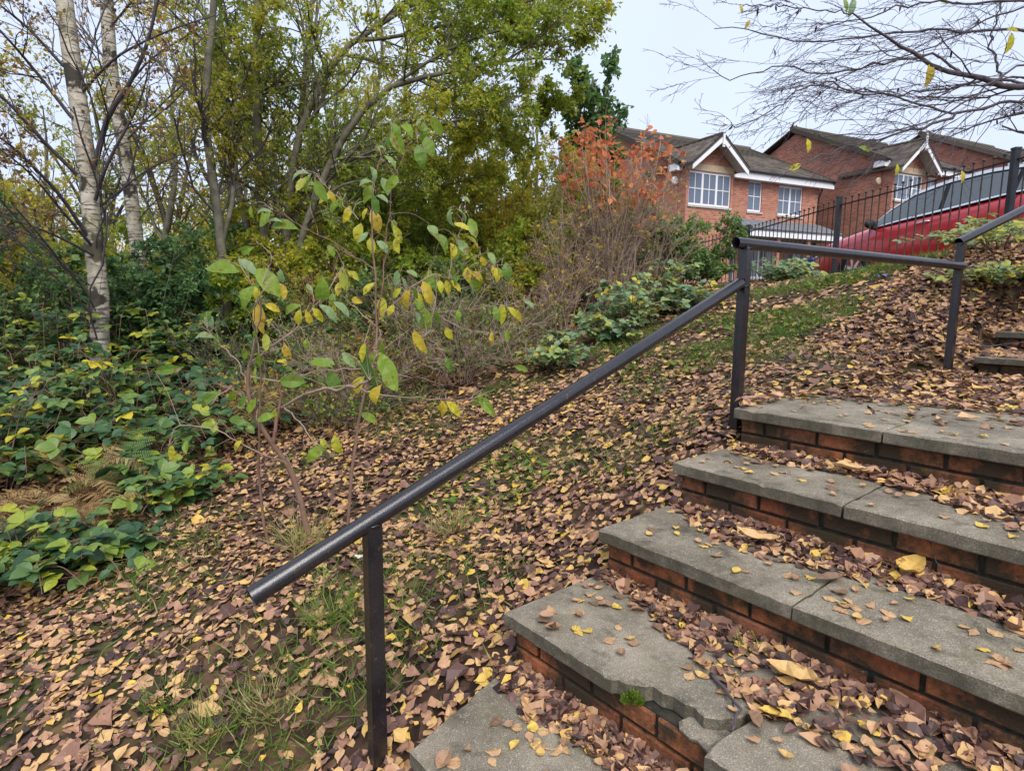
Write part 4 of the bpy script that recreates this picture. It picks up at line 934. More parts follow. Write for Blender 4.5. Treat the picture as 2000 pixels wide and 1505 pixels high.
tree('willow_tree', 'many-stemmed leafy tree arching over the sapling with a wide yellow-green canopy', [(path(*q), a, c) for q, a, c in st], M['darkbark'], M['canopy'], SPM, M['darkbark'], g=gm, tr=(.1, .95))
t4 = path((452, 680, 6.9), (440, 590, 6.9), (432, 480, 6.9), (415, 340, 6.9), (402, 262, 6.9), (404, 150, 6.9), (418, 0, 6.9), (424, -160, 6.9))
tree('slender_tree', 'slender grey-stemmed tree with yellowing leaves between birch and many-stemmed tree', [(t4, .055, .025), (path((432, 480, 6.9), (455, 380, 7.), (450, 280, 7.1), (470, 120, 7.2)), .03, .008), (path((402, 262, 6.9), (460, 190, 6.8), (490, 120, 6.7), (520, 20, 6.6)), .02, .005)],
     M['greybark'], M['yellowleaf'], dict(rcap=.012, n1=20, n2=6, n3=3, l1=(.15, .32), l1max=1.1, leaf=.045, lv=4, lv2=2, wr=.6, t0=.3), M['baretwig'], g=gm, tr=(0, .8))
BACK = [  # (px, base F, trunk top y, x sway, leaf kind, label, height factor, density)
    (60, 13., 215, 20, 'yellowleaf', 'rounded yellow-green tree far behind the birches', .9, 1.0),
    (-120, 11., 120, 10, 'yellowleaf', 'yellowing tree at the woodland edge beyond the brambles', 1., 1.),
    (330, 11., 60, 30, 'yellowleaf', 'thin yellow-leaved tree seen between the two birches and slender tree', 1., 1.),
    (690, 11.5, -60, 40, 'canopy', 'tall green-yellow tree directly behind the large sapling', 1., 1.2),
    (620, 14., -120, -20, 'yellowleaf', 'tall yellow-tinted tree deep behind the many-stemmed tree', 1., 1.2),
    (850, 12., 90, 30, 'canopy', 'green tree filling the gap behind the arching branches', 1., 1.2),
    (960, 10.5, 250, 30, 'canopy', 'low bushy tree under the tips of the arching canopy', 1., 1.1),
    (1050, 11., 215, 15, 'yellowleaf', 'yellow-green maple beside the dark green maple', 1., 1.5),
    (470, 13., 0, 10, 'yellowleaf', 'yellow-leaved tree deep in the wood behind the slender tree', 1., 1.1),
    (200, 15., 160, 0, 'canopy', 'green tree far back between the birch trunks', 1., 1.1),
    (770, 9.5, 330, 20, 'canopy', 'low green hazel behind the upright sapling', 1., 1.2),
]
for px, F, ty, sw, kind, label, hf, dn in BACK:
    b0 = at(px, 640, F); b0[2] = float(ground_z(b0[0:1], b0[1:2])[0]) - .1; tp = at(px + sw, ty, F)
    H = tp[2] - b0[2]; s = rng.normal(0, .06 * H, (4, 3)) * np.array([1, 1, 0]); P = [b0] + [b0 + (tp - b0) * f + s[i] * .6 for i, f in enumerate((.3, .55, .8, 1.))]
    limbs = [(P, .02 + .009 * H, .01)]
    for q in range(4):
        f = rng.uniform(.08, .4); a = rng.uniform(0, 6.28); p = b0 + (tp - b0) * f; e = p + np.array([math.cos(a), math.sin(a), 0]) * H * rng.uniform(.15, .3) + Z3_ * H * rng.uniform(.3, .55)
        limbs.append(([p, (p + e) / 2 + Z3_ * H * .05, e], .012 + .006 * H, .006))
    tree('woodland_tree', label, limbs, M['darkbark'] if kind == 'canopy' else M['greybark'], M[kind], dict(n1=9 * dn, n2=6, n3=3, l1=(.2, .45), l1max=1.7, leaf=.05 + .0018 * F, lv=5.5, lv2=3.5, wr=.62, t0=.06, rmin=.002), M['darkbark'], 'trees in the wood behind the bank', g=gm, tr=(0., .95))
# dark green maple with upright shoots
b0 = at(1150, 600, 12.5); b0[2] = .1
lm = [([b0, at(1150, 400, 12.5), at(1152, 260, 12.5), at(1158, 150, 12.5)], .09, .02)]
for e in ((1128, 150), (1105, 215), (1188, 140), (1205, 225), (1095, 290), (1215, 300), (1140, 190), (1172, 200)):
    lm.append(([at(1152, 420, 12.5), at((1152 + e[0]) / 2, (400 + e[1]) / 2 + 15, 12.5 + rng.uniform(-.6, .6)), at(*e, 12.5 + rng.uniform(-.8, .8))], .03, .008))
tree('maple_tree', 'dark green maple with upright shoots behind the orange-leaved shrub', lm, M['darkbark'], M['darkleaf'], dict(n1=16, n2=5, n3=2, l1=(.10, .24), l1max=.75, leaf=.12, lv=2.2, lv2=2.2, wr=.9, t0=.25, bias=(0, 0, .35), rcap=.012), M['darkbark'], g=gm, tr=(0.1, .95))
# orange-leaved shrub: long bare stems, leaves only at the tips
lo = []; gs = np.random.default_rng(8)
for q in range(40):
    bx, by = gs.uniform(1160, 1240), 640; ex = gs.uniform(1085, 1310); ey = 290 + .0022 * (ex - 1195) ** 2 + gs.uniform(-55, 70); F0 = 8 + gs.uniform(-.4, .5); F1 = F0 + gs.uniform(-.5, .5)
    lo.append((path((bx, by, F0), ((bx * .6 + ex * .4), 480, F0), (ex * .9 + bx * .1, ey + 70, F1), (ex, ey, F1)), .011, .004))
orr = tree('orange_shrub', 'tall shrub of bare stems tipped with orange-red autumn leaves', lo, M['dryStem'], M['orange'], dict(n1=7, n2=3, n3=0, l1=(.06, .2), l1max=.4, t0=.35, leaf=.1, lv=0, lv2=0, bias=(0, 0, .3), rmin=.001), M['dryStem'], cat='shrub', g=gs)
b = B(); E = np.array([resample(p, 14)[-1 - q] for p, _, _ in lo for q in (0, 1, 3, 5) if gs.random() < (.85 if q < 2 else .22)]); E = np.repeat(E, 7, 0); m = len(E)
d = nrm(gs.normal(0, 1, (m, 3)) + np.array([0, 0, -.15])); leaves(b, E + gs.normal(0, .075, (m, 3)) * np.array([1.3, 1, .8]), d, nrm(gs.normal(0, .6, (m, 3)) + Z3_), gs.uniform(.07, .13, m), gs.uniform(.04, .075, m), gs.random(m), 'birch')
add_part(b, 'foliage', M['orange'], orr, False, 'stuff')

# ------------------------------------------------------------------ shrubs, brambles, ferns
def shrub(name, label, c, F, rad, H, ns, bark, leafm, leaf, lv, lv2=1., r=.006, spread=.6, n1=5, n2=3, n3=1, tr=(0, 1), wr=.62, templ='quad', cat='shrub', group=None, bias=(0, 0, .15), g=None, sink=.0, lm=.9):
    g = g or np.random.default_rng(abs(hash(label)) % 9999 if False else sum(map(ord, label)))
    bx, by = (at(*c, F)[:2] if F else c[:2]); z = float(ground_z(np.array([bx]), np.array([by]))[0]) - sink
    limbs = []
    for q in range(ns):
        a = g.uniform(0, 6.28); rr = rad * .35 * math.sqrt(g.random()); p = np.array([bx + rr * math.cos(a), by + rr * math.sin(a), z]); a2 = a + g.normal(0, .5)
        sp = rad * spread * g.uniform(.3, 1.2); e = p + np.array([math.cos(a2) * sp, math.sin(a2) * sp, H * g.uniform(.55, 1.05)])
        limbs.append(([p, p * .6 + e * .4 + np.array([0, 0, H * .12]), e], r * g.uniform(.6, 1.2), r * .3))
    return tree(name, label, limbs, bark, leafm, dict(n1=n1, n2=n2, n3=n3, l1=(.2, .5), l1max=lm, leaf=leaf, lv=lv, lv2=lv2, bias=bias, wr=wr, t0=.15, rmin=.0011), bark, group, cat, g, tr, templ)
DG = 'bare twiggy shrubs below the orange-leaved shrub'
for px, F, H, ns, lab in [(1100, 7.6, 1.25, 30, 'brownish twiggy shrub with almost no leaves under the yellow-green maple'), (1185, 7.9, 1.6, 34, 'dense bare shrub of upright stems straight below the orange leaves'),
                          (1262, 8.3, 1.5, 26, 'bare branching shrub between the orange leaves and the green bush'), (1040, 7.2, .95, 24, 'low dry thicket at the foot of the woodland bank')]:
    shrub('bare_shrub', lab, (px, 640), F, .62, H, ns, M['dryStem'], M['yellowleaf'], .05, .25, .15, .007, .8, 7, 4, 2, group=DG, bias=(0, 0, .1))
shrub('green_bush', 'dense small-leaved green bush covering the corner of the first house', (1318, 560), 9.4, .75, .85, 24, M['darkbark'], M['darkleaf'], .055, 7, 5, .01, .8, 8, 5, 2, tr=(.2, .9))
shrub('green_bush', 'low leafy bush reaching toward the railing fence below the house windows', (1370, 545), 10.5, .5, .45, 14, M['darkbark'], M['darkleaf'], .05, 6, 4, .008, .8, 7, 5, 2, tr=(.2, 1))
shrub('green_bush', 'mixed green and yellow bush between the maple and the bare shrubs', (1010, 600), 8.6, .9, 1.25, 18, M['darkbark'], M['canopy'], .055, 5, 4, .008, .7, 7, 5, 2)
shrub('green_bush', 'dark undergrowth bush deep behind the tall sapling', (820, 620), 7.6, 1.0, .95, 20, M['darkbark'], M['darkleaf'], .055, 4, 3, .008, .8, 7, 5, 2, tr=(.1, .9))
shrub('green_bush', 'dark bush at the foot of the many-stemmed tree', (640, 640), 6.9, .9, 1.0, 20, M['darkbark'], M['darkleaf'], .05, 4, 3, .008, .8, 7, 5, 2, tr=(.1, .95))
shrub('green_bush', 'yellow-flecked bush under the arching branches', (925, 600), 9.2, 1.1, 1.3, 20, M['darkbark'], M['yellowleaf'], .06, 4, 3, .008, .8, 7, 5, 2, tr=(.0, .7))
def bramble(label, c, F, rad, H, nc, leafm, L=.075, kind='bramble_bush', tr=(0, 1), group=None, per=9, g=None, yaw=None):
    g = g or np.random.default_rng(sum(map(ord, label)) + 5)
    bx, by = (at(*c, F)[:2] if F else c[:2]); z = float(ground_z(np.array([bx]), np.array([by]))[0])
    root = empty(kind, (bx, by, z), label, 'bramble' if 'bramble' in kind else 'plant', group); Ps = []
    for q in range(nc):
        a = g.uniform(0, 6.28); s = rad * math.sqrt(g.random()); p = np.array([bx, by, z]) + np.array([math.cos(a), math.sin(a), 0]) * s * .35
        e = p + np.array([math.cos(a + g.normal(0, .4)), math.sin(a + g.normal(0, .4)), 0]) * (s * .8 + rad * .3); h = H * g.uniform(.45, 1.05) * (1.1 - .5 * s / rad)
        Ps.append(resample([p, p * .65 + e * .35 + Z3_ * h * .8, p * .3 + e * .7 + Z3_ * h, e + Z3_ * h * g.uniform(.5, .85)], 12))
    P = np.array(Ps); b = B(); tubes(b, P, np.linspace(.0045, .0016, 12)[None] * np.ones((nc, 1)), 4); add_part(b, 'cane', M['redtwig'], root, True, 'stuff')
    base_, d, idx = on_twigs(P, per, .15, 1., g); m = len(base_)
    tint = np.clip(g.random(m) * (tr[1] - tr[0]) + tr[0], 0, 1); size = g.uniform(.6, 1.25, m) * L
    az = g.uniform(0, 6.28, m); out_ = np.stack([np.cos(az), np.sin(az), g.uniform(-.15, .45, m)], 1)
    pt = base_ + out_ * size[:, None] * .8; b2 = B(); tubes(b2, np.stack([base_, pt], 1), np.full((m, 2), .0011), 3); add_part(b2, 'petiole', M['redtwig'], root, False, 'stuff')
    b = B(); upv = nrm(g.normal(0, .35, (m, 3)) + Z3_ + np.array([0, -.25, 0]))
    sidev = nrm(np.cross(out_, upv))
    for ang, sc_l in ((0., 1.), (1.15, .82), (-1.15, .82)):
        dd = out_ * math.cos(ang) + sidev * math.sin(ang) - Z3_ * .18
        leaves(b, pt, dd, upv, size * sc_l, size * sc_l * .74, np.clip(tint + g.normal(0, .02, m), 0, 1), 'oval', .14, -.25)
    add_part(b, 'foliage', leafm, root, False, 'stuff'); return root
BG = 'brambles massed below the birches'
BL = [(185, 690, 5.3, .5, 1.0, 'bramble bush hiding the foot of the thicker birch'), (285, 640, 6.6, .6, 1.3, 'tall bramble over the foot of the slimmer birch'), (110, 560, 6.4, .7, 1.5, 'climbing bramble beside the thicker birch trunk'), (40, 640, 5.2, .75, 1.05, 'dark bramble bush hugging the edge of the wood under the drooping birch twigs'), (130, 620, 5.6, .8, .85, 'dark bramble bush around the foot of the thicker birch'), (235, 640, 5.3, .75, .95, 'bramble bush with broad bluish leaves in front of the birch foot'),
      (330, 660, 5.0, .7, .7, 'bramble bush spreading between the birch and the left sapling'), (60, 740, 4.7, .6, .6, 'bramble bush with yellow-tipped sprays above the dead ferns'), (-60, 760, 4.3, .8, 1.0, 'sprawling bramble bush on the outer side of the ferns'),
      (250, 400, 6.8, .7, 1.6, 'tall climbing bramble reaching up beside the slimmer birch'), (60, 420, 6.8, .9, 1.7, 'tall dark bramble thicket behind the thicker birch'), (400, 600, 6.2, .7, .8, 'dark bramble under the slender grey-stemmed tree'),
      (50, 1110, 3.15, .42, .3, 'low bramble patch nearest the leafy path'), (180, 1075, 3.3, .33, .25, 'low bramble spray creeping onto the fallen leaves'), (-40, 1180, 3., .5, .35, 'low bramble patch at the very edge of the leaf-strewn slope'),
      (285, 870, 4.3, .3, .42, 'bramble spray arching over the golden ferns'), (330, 960, 3.9, .3, .3, 'small dark bramble shoot beside the leafy clearing'), (480, 660, 5.6, .6, .6, 'dark bramble behind the left sapling'), (-150, 600, 5.6, .9, 1.1, 'dark bramble bank at the far margin of the wood')]
for px, py, F, rad, H, lab in BL:
    r_ = at(px, py, F)
    nc = int(26 * rad / .6 + (14 if H > 1.2 else 0)); bramble(lab, r_[:2], None, rad, H, nc, M['bramble'], .098, group=BG, per=7 if F < 6.5 else 12, tr=[(0, .9), (0, 1), (.3, 1.)][len(lab) % 3])
for px, F, rad, H, lab in [(690, 6.1, .5, .7, 'green bramble in the tangle behind the two saplings'), (850, 6.6, .5, .8, 'green bramble among the dry twigs at the head of the clearing'), (960, 6.9, .45, .7, 'green bramble between the undergrowth and the bare shrubs'), (560, 6.4, .5, .8, 'green bramble near the foot of the slender tree')]:
    r_ = at(px, 700, F); bramble(lab, r_[:2], None, rad, H, 20, M['bramble'], .07, group='brambles in the undergrowth', per=8, tr=(.2, 1))
PG = 'pale-leaved brambles in front of the bare shrubs'
for px, py, F, rad, H, lab in [(1235, 600, 6.7, .42, .62, 'pale green bramble bush in front of the bare stems'), (1300, 560, 7.3, .38, .62, 'pale bramble with yellow sprays nearest the green bush'), (1180, 640, 6.3, .3, .42, 'small pale bramble at the edge of the leafy bank'),
                           (1090, 690, 5.7, .28, .35, 'low pale bramble beside the dry grass'), (1345, 590, 7.0, .32, .4, 'low yellowing bramble close to the second rail post'), (1520, 520, 8.4, .45, .32, 'low weedy bramble along the foot of the fence')]:
    bramble(lab, at(px, py, F)[:2], None, rad, H, int(30 * rad / .4), M['paleshrub'], .085, 'pale_bramble_bush', group=PG, per=8)
for x, y, rad, H, lab in [(4.05, 5.2, .5, .22, 'yellowing bramble sprawling on the bank above the last rail post'), (4.75, 6.1, .45, .25, 'dry bramble trailing below the red car rear wheel'), (3.65, 4.75, .35, .18, 'small bramble just past the end of the level rail'), (5.2, 5.6, .5, .3, 'bramble at the top of the bank near the fence post')]:
    bramble(lab, (x, y), None, rad, H, 26, M['paleshrub'], .06, 'bank_bramble', tr=(.45, 1), group='brambles on the bank below the car', per=9)
def fern(label, x, y, nf, L, m, lean=0., g=None):
    g = g or np.random.default_rng(sum(map(ord, label))); z = float(ground_z(np.array([x]), np.array([y]))[0])
    root = empty('fern', (x, y, z), label, 'fern', 'bracken ferns among the brambles')
    for q in range(nf):
        a = lean + g.normal(0, .9) if lean else g.uniform(0, 6.28); h = L * g.uniform(.35, .8); d = np.array([math.cos(a), math.sin(a), 0]); Lq = L * g.uniform(.7, 1.1)
        P = resample([np.array([x, y, z]), np.array([x, y, z]) + d * Lq * .3 + Z3_ * h * .8, np.array([x, y, z]) + d * Lq * .65 + Z3_ * h, np.array([x, y, z]) + d * Lq + Z3_ * h * .65], 24)
        b = B(); tubes(b, P, np.linspace(.003, .0008, 24), 4); tg = nrm(np.gradient(P, axis=0)); sidev = nrm(np.cross(tg, Z3_ + g.normal(0, .2, 3)))
        k = np.arange(4, 24); f = (k - 4) / 20; pl = Lq * .30 * (1 - f) ** .8 * np.minimum(1, .5 + f * 4) + .012
        tint = np.clip(.5 + .3 * g.normal(size=len(k)), 0, 1)
        for s in (-1, 1):
            dd = nrm(sidev[k] * s + tg[k] * .45 - Z3_ * .25 + g.normal(0, .08, (len(k), 3))); nrmv = np.cross(dd, tg[k]) * -s
            for j in range(9):
                fj = (j + .5) / 9; p0 = P[k] + dd * (pl * fj)[:, None]; w2 = pl * .17 * (1 - fj * .75)
                for s2 in (-1, 1):
                    d2 = nrm(np.cross(nrmv, dd) * s2 + dd * .5); leaves(b, p0, d2, nrmv, w2 * 1.2, pl / 9 * .85, tint, 'quad', .1, 0)
        add_part(b, 'frond', m, root)
    return root
for px, py, F, nf, L, m_, lab in [(150, 900, 4.0, 7, .58, 'fern', 'golden dead bracken beneath the bramble sprays'), (50, 950, 3.7, 6, .48, 'fern', 'brown drooping bracken low beside the yellow bramble leaves'), (190, 1030, 3.5, 6, .38, 'fern', 'pale gold bracken fan lying on the fallen leaves'),
                                  (235, 880, 4.05, 3, .6, 'greenfern', 'the one bracken still green, upright among dead fronds'), (420, 760, 5.2, 6, .6, 'fern', 'brown dead bracken behind the left sapling'), (560, 730, 5.4, 5, .5, 'fern', 'rusty bracken under the many-stemmed tree'), (-30, 850, 4.2, 6, .6, 'fern', 'brown bracken at the margin of the bramble mass')]:
    p = at(px, py, F); fern(lab, p[0], p[1], nf, L, M[m_])
UG = 'dry twiggy undergrowth along the edge of the wood'
for i, (px, F, H, lab) in enumerate([(600, 5.6, .5, 'dry red-brown twigs rising behind the left sapling'), (720, 5.3, .45, 'dry twigs between the two saplings and the leafy clearing'), (830, 6.0, .55, 'brown undergrowth twigs behind the big-leaved sapling'), (940, 6.3, .5, 'brown twig thicket at the top of the leafy clearing'),
                       (1010, 5.9, .35, 'short dry stems where the grass bank meets the wood'), (520, 6.0, .55, 'dry twigs at the foot of the slender tree'), (700, 6.6, .6, 'dark twiggy undergrowth below the upright sapling'), (880, 7.0, .7, 'sparse-leaved undergrowth below the low hazel'), (650, 5.0, .42, 'reddish twigs straight behind the crooked sapling stem'), (790, 5.5, .5, 'twiggy growth in the shade right behind the tall sapling'), (900, 5.6, .42, 'ragged dry growth at the head of the leafy clearing'), (985, 6.6, .5, 'mixed dry stems below the yellow-flecked bush'), (560, 5.2, .45, 'tangle of dry stems beside the rusty bracken')]):
    p = at(px, 700, F + .35); shrub('undergrowth_shrub', lab, (p[0], p[1]), 0, .65, H * (.75, 1.5, 2.0, 1.1)[i % 4], 30, (M['redtwig'], M['dryStem'], M['darkbark'])[i % 3], M['yellowleaf'] if i % 3 == 0 else M['weed'], .038, .55, .35, .0045, 1., 6, 4, 2, group=UG, bias=(0, 0, .05))
for px, F, rad, H, ns, lm_, lab, tr_ in [(60, 7.2, .9, 1.9, 20, 'darkleaf', 'tall dark green shrub left of the thicker birch', (0, .8)), (290, 6.9, .8, 1.5, 20, 'darkleaf', 'dark green shrub filling the gap between the two birch trunks', (0, .8)), (400, 7.6, .8, 1.5, 18, 'darkleaf', 'dark leafy shrub behind the slender grey stem', (.2, .95)),
      (690, 8.4, 1.0, 2.0, 20, 'canopy', 'bright yellow-green hazel close behind the tall sapling', (.1, 1)), (880, 8.6, 1.0, 1.7, 20, 'canopy', 'yellow-green hazel below the gap of sky', (.1, 1)), (560, 8.8, .9, 1.8, 16, 'yellowleaf', 'yellowing hazel beside the many stems', (0, .8)), (1010, 9.4, .9, 2.1, 18, 'yellowleaf', 'yellow maple sapling leaning on the orange shrub', (.1, .8)),
      (-40, 7.6, 1.0, 2.2, 20, 'yellowleaf', 'yellow-green shrub at the margin of the wood', (0, .7)), (180, 9.2, 1., 2.0, 18, 'canopy', 'green shrub in the shade beyond the birches', (0, .8)), (1285, 8.9, .6, 1.15, 18, 'darkleaf', 'green bush rising among the orange-tipped stems', (.2, .9)), (1120, 9.0, .7, 1.5, 18, 'canopy', 'green bush seen through the bare upright stems', (0, .8)), (470, 7.4, .8, 1.1, 18, 'canopy', 'low green bush at the foot of the many stems', (0, .8)), (620, 7.6, .9, 1.3, 20, 'canopy', 'yellow-green bush right under the arching stems', (.1, 1)), (760, 7.4, .9, 1.2, 20, 'canopy', 'leafy bush directly behind the tall sapling stem', (0, .9)),
      (900, 7.8, .8, 1.1, 18, 'yellowleaf', 'yellowing bush at the head of the leafy clearing', (0, .7)), (985, 8.0, .7, 1.2, 18, 'canopy', 'green bush at the near side of the bare shrubs', (0, .8))]:
    p = at(px, 640, F); shrub('woodland_shrub', lab, (p[0], p[1]), 0, rad, H, ns, M['darkbark'], M[lm_], .06, 9, 6, .008, .75, 9, 5, 2, tr=tr_, bias=(0, 0, .12), lm=.8)
# far wood
b = B(); gf = np.random.default_rng(21)
for i in range(70):
    x = gf.uniform(-42, 7); y = gf.uniform(20, 44) if x < -3 else gf.uniform(26, 44); z0 = float(ground_z(np.array([x]), np.array([y]))[0]); h = gf.uniform(2.2, 5.5) if x > -14 else gf.uniform(3, 7.5)
    tubes(b, resample(np.array([(x, y, z0), (x + gf.normal(0, .3), y, z0 + h * .5), (x + gf.normal(0, .5), y, z0 + h)]), 6)[None], np.linspace(.16, .04, 6)[None], 6)
add = b.link('woodland_trunks', M['darkbark'], kind='stuff'); add.name = 'far_woodland'; tag(add, 'distant bare trunks of the wood showing between nearer trees', 'wood')
b = B()
for i in range(85):
    x = gf.uniform(-42, 6); y = gf.uniform(19, 44) if x < -3 else gf.uniform(25, 44); z0 = float(ground_z(np.array([x]), np.array([y]))[0]); h = gf.uniform(1.5, 4.2) if x > -14 else gf.uniform(2, 6.)
    n = 420; c = gf.normal(0, 1, (n, 3)); c = c / np.linalg.norm(c, axis=1, keepdims=True) * gf.random((n, 1)) ** .4; P = np.array([x, y, z0 + h * .6]) + c * np.array([1.6, 1.6, h * .55])
    P = P[seen(P)]; n = len(P)
    leaves(b, P, gf.normal(size=(n, 3)), gf.normal(size=(n, 3)), gf.uniform(.15, .3, n), gf.uniform(.1, .2, n), np.clip(gf.normal(.45 + .25 * math.sin(i * 2.3), .2, n), 0, 1), 'quad')
o = b.link('distant_wood', M['yellowleaf'], kind='stuff'); tag(o, 'distant yellow-green foliage of the wood beyond the near trees', 'wood')

# ------------------------------------------------------------------ the two big-leaved saplings
def Zp(x, y, F=3.1): return at(300 + x * .4651, 200 + y * .4651, F)
gl = np.random.default_rng(17)
A_st = [([(609, 1065, 3.1), (590, 982, 3.1), (573, 932, 3.08), (550, 892, 3.06), (533, 866, 3.05), (510, 832, 3.03), (493, 799, 3.), (483, 749, 2.98), (486, 715, 2.97)], .0125, .006),
        ([(528, 1075, 3.05), (510, 982, 3.03), (506, 899, 3.), (507, 800, 2.95), (508, 700, 2.9), (500, 650, 2.88)], .006, .0025),
        ([(533, 866, 3.05), (542, 815, 3.05), (552, 740, 3.05)], .008, .004), ([(552, 795, 3.05), (570, 785, 3.0), (616, 763, 2.8), (663, 760, 2.5), (706, 750, 2.15), (722, 742, 2.02)], .006, .0025),
        ([(485, 715, 2.97), (520, 685, 2.97), (560, 655, 2.95), (600, 618, 2.93), (645, 560, 2.9), (672, 520, 2.9)], .005, .0015), ([(486, 715, 2.97), (505, 640, 2.9), (510, 590, 2.85), (485, 545, 2.8), (470, 520, 2.8)], .004, .0015),
        ([(483, 749, 2.98), (466, 705, 2.97), (437, 680, 2.95), (405, 640, 2.9)], .003, .001), ([(490, 735, 2.98), (560, 745, 2.95), (620, 720, 2.9), (690, 720, 2.9), (720, 712, 2.9)], .0028, .001),
        ([(495, 800, 3.), (450, 760, 2.9), (410, 790, 2.8)], .003, .001), ([(560, 905, 3.06), (500, 880, 2.95), (420, 840, 2.85), (345, 830, 2.8), (330, 870, 2.8)], .003, .001), ([(556, 795, 3.0), (590, 830, 2.9), (620, 868, 2.85), (640, 862, 2.8)], .003, .001),
        ([(510, 560, 2.85), (530, 500, 2.85), (500, 470, 2.85)], .002, .001), ([(500, 650, 2.88), (497, 600, 2.8), (520, 560, 2.8), (540, 540, 2.8)], .002, .001)]
Bz = lambda L, F=3.1: [(300 + x * .4651, 200 + y * .4651, F) for x, y in L]
B_st = [([(679, 1075, 3.1), (686, 932, 3.1), (696, 866, 3.1), (704, 790, 3.1), (734, 666, 3.1)] + Bz([(940, 900), (928, 700), (920, 500), (926, 320), (960, 200), (1000, 100)]), .010, .0022),
        (Bz([(945, 900), (970, 650), (985, 480), (1000, 350), (1060, 200), (1120, 100)], 3.15), .005, .0015), (Bz([(920, 695), (760, 590), (610, 510), (500, 450)], 3.05), .003, .001), (Bz([(860, 490), (760, 390), (660, 285), (615, 300)], 3.05), .0025, .001),
        (Bz([(940, 940), (850, 860), (780, 790), (800, 720)], 3.0), .003, .001), (Bz([(955, 895), (1050, 800), (1110, 760), (1180, 720), (1245, 735), (1340, 650), (1400, 630)], 3.1), .004, .001), (Bz([(1245, 730), (1255, 620), (1290, 540), (1310, 420)], 3.1), .003, .001),
        (Bz([(1110, 770), (1090, 850), (1060, 900)], 3.05), .002, .001), (Bz([(1190, 740), (1180, 850), (1160, 960), (1130, 990)], 3.05), .003, .001), (Bz([(1180, 880), (1300, 950), (1450, 965)], 3.1), .002, .001), (Bz([(1180, 880), (1400, 860), (1570, 830)], 3.1), .002, .001),
        (Bz([(1110, 770), (1140, 800), (1150, 790)], 3.05), .002, .001), (Bz([(870, 1200), (950, 1225), (1200, 1245), (1340, 1240), (1395, 1215)], 2.9), .003, .001), (Bz([(945, 950), (960, 980), (940, 1000), (930, 1050)], 2.6), .002, .001), (Bz([(1245, 735), (1330, 740), (1400, 690), (1490, 680)], 3.1), .002, .001)]
sapA = empty('leafy_sapling', tuple(at(609, 1065, 3.1)), 'small crooked-stemmed sapling with large yellow-green leaves beside the handrail', 'sapling')
sapB = empty('leafy_sapling', tuple(at(679, 1075, 3.1)), 'tall straight-stemmed sapling with large drooping leaves up to the canopy', 'sapling')
PT = {}
for root, sts in ((sapA, A_st), (sapB, B_st)):
    allp = []
    for i, (q, r0, r1) in enumerate(sts):
        P = resample(path(*q), 16); P[1:-1] += gl.normal(0, .004, P[1:-1].shape); b = B(); tubes(b, P, np.linspace(r0, r1, 16) * (1.45 if root is sapA else 1.0), 8 if i == 0 else 5); add_part(b, 'stem' if i == 0 else 'branch', M['redtwig'] if i < 3 else M['dryStem'], root, True); allp.append(P)
    Pa = np.array(allp); Ra = np.array([np.linspace(a, c, 16) for _, a, c in sts])
    tw = spawn(Pa, Ra, 4, .2, 1., (.4, 1.), (.1, .35), 5, (0, 0, .1), .2, .5, .3, gl); b = B(); tubes(b, tw[0], np.maximum(tw[1], .0009), 3); add_part(b, 'twigs', M['dryStem'], root, False, 'stuff')
    PT[root.name] = (root, np.concatenate(allp))
TV = {'g': (.08, .32), 'p': (.46, .56), 'y': (.66, .84), 'o': (.84, 1.), 'G': (.02, .06), 'H': (.22, .28)}
